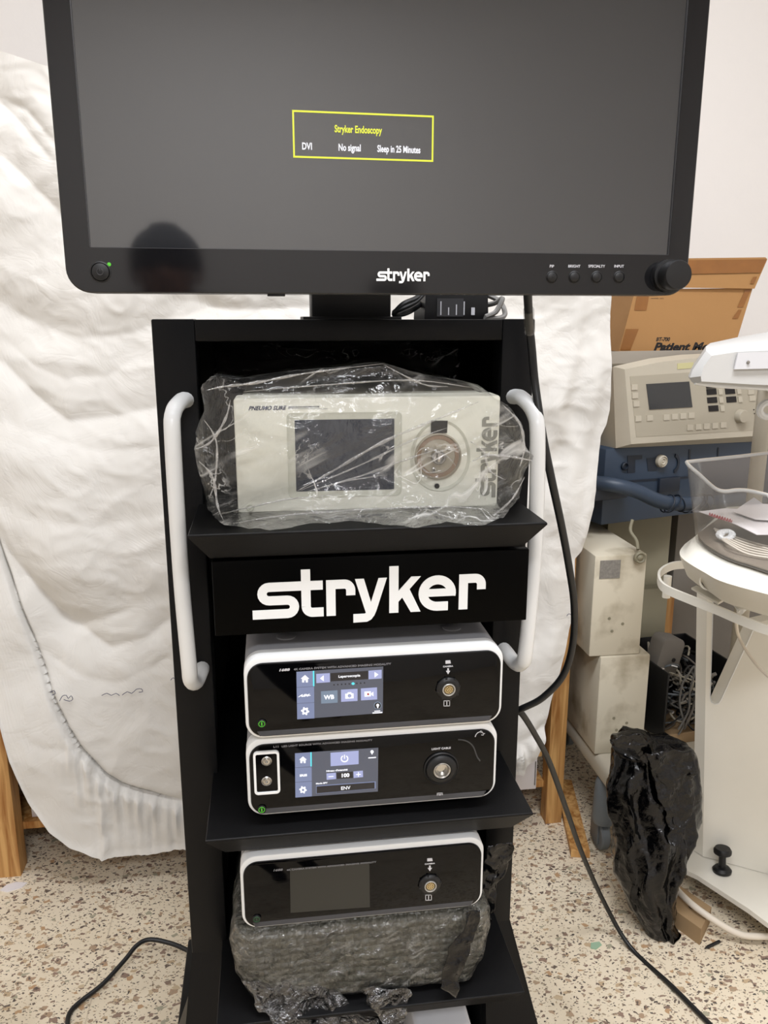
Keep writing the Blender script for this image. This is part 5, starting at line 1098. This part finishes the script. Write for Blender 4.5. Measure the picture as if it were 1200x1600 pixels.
b = rag(([(956, 1158), (970, 1150), (1000, 1146), (1012, 1160)], [(960, 1166), (990, 1172), (1010, 1190), (1030, 1235)]), 1.50, 12.0, rows=70, cols=26, amp=.009, fq=30); bmesh.ops.translate(b.bm, verts=b.bm.verts, vec=-o_); solid(b.build('tied_end', M['bag'], bg, angle=75), .001)
b = rag(([(1008, 1175), (1030, 1240), (1045, 1300), (1050, 1320)], [(1085, 1175), (1086, 1240), (1075, 1290), (1062, 1322)]), (1.49, 1.44), 13.0, rows=110, cols=50, amp=.012, fq=24); bmesh.ops.translate(b.bm, verts=b.bm.verts, vec=-o_); solid(b.build('torn_flap', M['bag'], bg, angle=75), .001)

# ------------------------------------------------------------------ on the floor at right
q0 = P(1093, 1477, Z=0); q1 = P(1044, 1441, Z=0); q2_ = P(1111, 1452, Z=0)
zt = .042; e1 = q1-q0; e2 = (P(1121, 1412, Z=zt)-P(1109, 1438, Z=zt)); e2.z = 0; e2 = e2.normalized()*.085
t = thing('cardboard_piece', 'small brown cardboard box with a round hole on the floor beside the black bag', 'box', q0)
b = MB(); b.loft([[Vector((0, 0, 0)), e1, e1+e2, e2], [Vector((0, 0, zt)), e1+Vector((0, 0, zt)), e1+e2+Vector((0, 0, zt)), e2+Vector((0, 0, zt))]]); b.build('box_body', M['card2'], t)
b = MB(); b.lathe([(.009, 0), (.009, .0006)], e1*.45+e2*.55+Vector((0, 0, zt)), 'z', 20); b.build('printed_mark', M['ink'], t)
b = MB(); b.tube([P(1040, 1365, Z=.02), P(1056, 1388, Z=.05), P(1080, 1412, Z=.058), P(1110, 1434, Z=.05), P(1145, 1455, Z=.03), P(1175, 1463, Z=.022), P(1240, 1462, Z=.022)], .0075, 12, sm=6); tag(b.build('cream_hose', M['white_cable']), 'thick cream hose crossing the floor in front of the stand foot', 'hose')
b = MB(); a = P(1101, 1482, Z=.004); c = P(1124, 1471, Z=.004); b.tube([a, a.lerp(c, .12), a.lerp(c, .2), c], [.001, .002, .0035, .0035], 10); tag(b.build('black_pen', M['plastic_b']), 'short black stub like a pen lying on the floor at right', 'pen')
b = MB(); a = P(931, 1478, Z=0); b.prism([a+Vector(v) for v in ((-.015, -.006, 0), (-.004, -.011, 0), (.014, .0, 0), (.012, .010, 0), (-.008, .009, 0))], (0, 0, .0015)); tag(b.build('green_scrap', mat('pale_green_paper', (150, 178, 150), .8)), 'pale green scrap on the floor between the cables', 'scrap')
b = MB(); a = P(22, 1386, Z=0); b.prism([a+Vector(v) for v in ((-.03, -.01, 0), (-.01, -.018, 0), (.02, -.006, 0), (.028, .01, 0), (.0, .016, 0), (-.02, .008, 0))], (0, 0, .0025)); tag(b.build('paper_scrap', M['paper']), 'torn cream scrap on the floor by the left rack post', 'scrap')

# ------------------------------------------------------------------ the photographer, seen only as a reflection in the monitor
def skin_body(name, V, E, R, m, parent, root=0):
    me = bpy.data.meshes.new(name); me.from_pydata([tuple(v) for v in V], E, []); o = bpy.data.objects.new(name, me); COL.objects.link(o)
    s = o.modifiers.new('skin', 'SKIN'); s.use_smooth_shade = True
    for i, r in enumerate(R): me.skin_vertices[0].data[i].radius = r if isinstance(r, tuple) else (r, r)
    me.skin_vertices[0].data[root].use_root = True
    u = o.modifiers.new('sub', 'SUBSURF'); u.levels = 2; u.render_levels = 2
    me2 = bpy.data.meshes.new_from_object(o.evaluated_get(bpy.context.evaluated_depsgraph_get())); me2.materials.append(m)
    for p_ in me2.polygons: p_.use_smooth = True
    bpy.data.objects.remove(o); o = bpy.data.objects.new(name, me2); COL.objects.link(o)
    if parent: o.parent = parent
    return o
HX, HY = -.175, -.60
per = thing('person', 'person in a dark knitted hat and jacket holding up a phone, reflected in the monitor', 'person', (HX, HY, 0))
V = [(0, .0, .86), (0, 0, 1.05), (0, -.01, 1.25), (0, -.01, 1.34), (0, .015, 1.41), (0, .03, 1.47),
     (-.10, 0, .80), (-.11, .01, .46), (-.11, -.02, .09), (-.12, .12, .04), (.10, 0, .80), (.11, .01, .46), (.11, -.02, .09), (.12, .12, .04),
     (.18, -.01, 1.33), (.24, .12, 1.12), (.22, .34, 1.16), (.188, .50, 1.27), (-.18, -.01, 1.33), (-.20, .14, 1.10), (-.07, .33, 1.14), (.113, .50, 1.27)]
E_ = [(0, 1), (1, 2), (2, 3), (3, 4), (4, 5), (0, 6), (6, 7), (7, 8), (8, 9), (0, 10), (10, 11), (11, 12), (12, 13), (3, 14), (14, 15), (15, 16), (16, 17), (3, 18), (18, 19), (19, 20), (20, 21)]
R_ = [(.16, .12), (.15, .12), (.18, .13), (.11, .10), .055, .055, .09, .06, .045, .04, .09, .06, .045, .04, .07, .052, .038, .028, .07, .052, .038, .028]
body = skin_body('body', V, E_, R_, M['cloth_d'], per)
def blob(name, fn, n=28, m2=20):
    b = MB(); L = []
    for i in range(1, m2):
        ph = math.pi*i/m2; L.append([Vector(fn(2*math.pi*k/n, ph)) for k in range(n)])
    b.loft(L); return b
def head(th, ph):
    z = math.cos(ph); r = math.sin(ph); x = .074*r*math.cos(th); y = .094*r*math.sin(th)
    if z < 0: x *= 1+.22*z; y *= 1+.12*z
    f_ = max(0, math.sin(th))*r
    if f_ > .8:
        k = (f_-.8)/.2; y += .022*k*math.exp(-((z+.12)/.16)**2)*math.exp(-(x/.014)**2) - .012*math.exp(-((z-.06)/.10)**2)*math.exp(-((abs(x)-.03)/.016)**2)*k + .007*math.exp(-((z+.42)/.07)**2)*math.exp(-(x/.025)**2)*k+.008*math.exp(-((z+.8)/.2)**2)*k
    return (x, y+.035, 1.47+.108*z)
hd_ = blob('head', head, 56, 44).build('head', M['skin'], per, angle=180)
for sx in (-1, 1):
    b = MB(); b.tube([(sx*.074, .02, 1.488), (sx*.083, .012, 1.49), (sx*.085, .010, 1.468), (sx*.078, .02, 1.44)], .008, 8, sm=3); b.build('ear', M['skin'], hd_)
def hat(th, ph):
    z = math.cos(ph); r = math.sin(ph); return (.091*r*math.cos(th), .112*r*math.sin(th)+.025, 1.497+.088*max(z, -.25)+(.006 if z > .9 else 0))
blob('hat', hat, 36, 26).build('knitted_hat', M['cloth_n'], per, angle=180)
b = MB(); b.lathe([(.066, 1.33), (.076, 1.37), (.070, 1.395), (.055, 1.38)], (0, .01, 0), 'z', 26); b.build('collar', M['cloth_d'], per)
for sx, bx_ in ((1, .213), (-1, .131)):
    w0 = Vector((.188 if sx > 0 else .113, .50, 1.27)); pc = Vector((bx_, .548, 1.288))
    b = MB(); b.loft([[w0.lerp(pc, t_)+Vector((.018*math.cos(a)*(1+.6*t_), .012*math.sin(a), .02*math.cos(a+.5))) for a in [2*math.pi*k/12 for k in range(12)]] for t_ in (0, .4, .8, 1.0)]); hnd = b.build('hand', M['skin'], per, angle=180)
    for k in range(4):
        z = 1.318-.021*k; ln = (.042, .048, .046, .038)[k]
        b = MB(); base = Vector((bx_+sx*.012, .55, z)); b.tube([base, base+Vector((sx*.010, .018, .003)), base+Vector((sx*.004, .036, .004)), base+Vector((-sx*ln*.5, .040, .004))], [.0085, .008, .0075, .0065], 10, sm=3); b.build('finger', M['skin'], hnd)
    b = MB(); base = Vector((bx_+sx*.005, .545, 1.275)); b.tube([base, base+Vector((-sx*.012, .018, .024)), base+Vector((-sx*.028, .020, .045))], [.011, .010, .008], 10, sm=4); b.build('thumb', M['skin'], hnd)
ph = thing('phone', 'black phone held upright in both hands by the person', 'phone', (.0, -.02, 1.25))
b = MB(); b.rr(-.012, .060, 0, .125, 0, .008, .010, .001); b.build('phone_body', M['plastic_b'], ph)
b = MB(); b.rr(-.010, .058, .003, .122, -.0006, .0005, .008); b.build('phone_screen', M['screen_e'], ph)
# socket strip on the wall behind the photographer, also caught in the bezel
t = thing('socket_strip', 'dark grey wall socket strip with three openings, caught in the bezel reflection', 'socket', (.88, -2.995, 1.46))
b = MB(); b.box(-.10, .16, 0, .03, 0, .10, .006); b.build('strip_body', M['greyp'], t)
for k in range(3): b = MB(); b.box(-.07+k*.075, -.035+k*.075, .028, .033, .025, .06, .002); b.build('socket_opening', M['ink'], t)
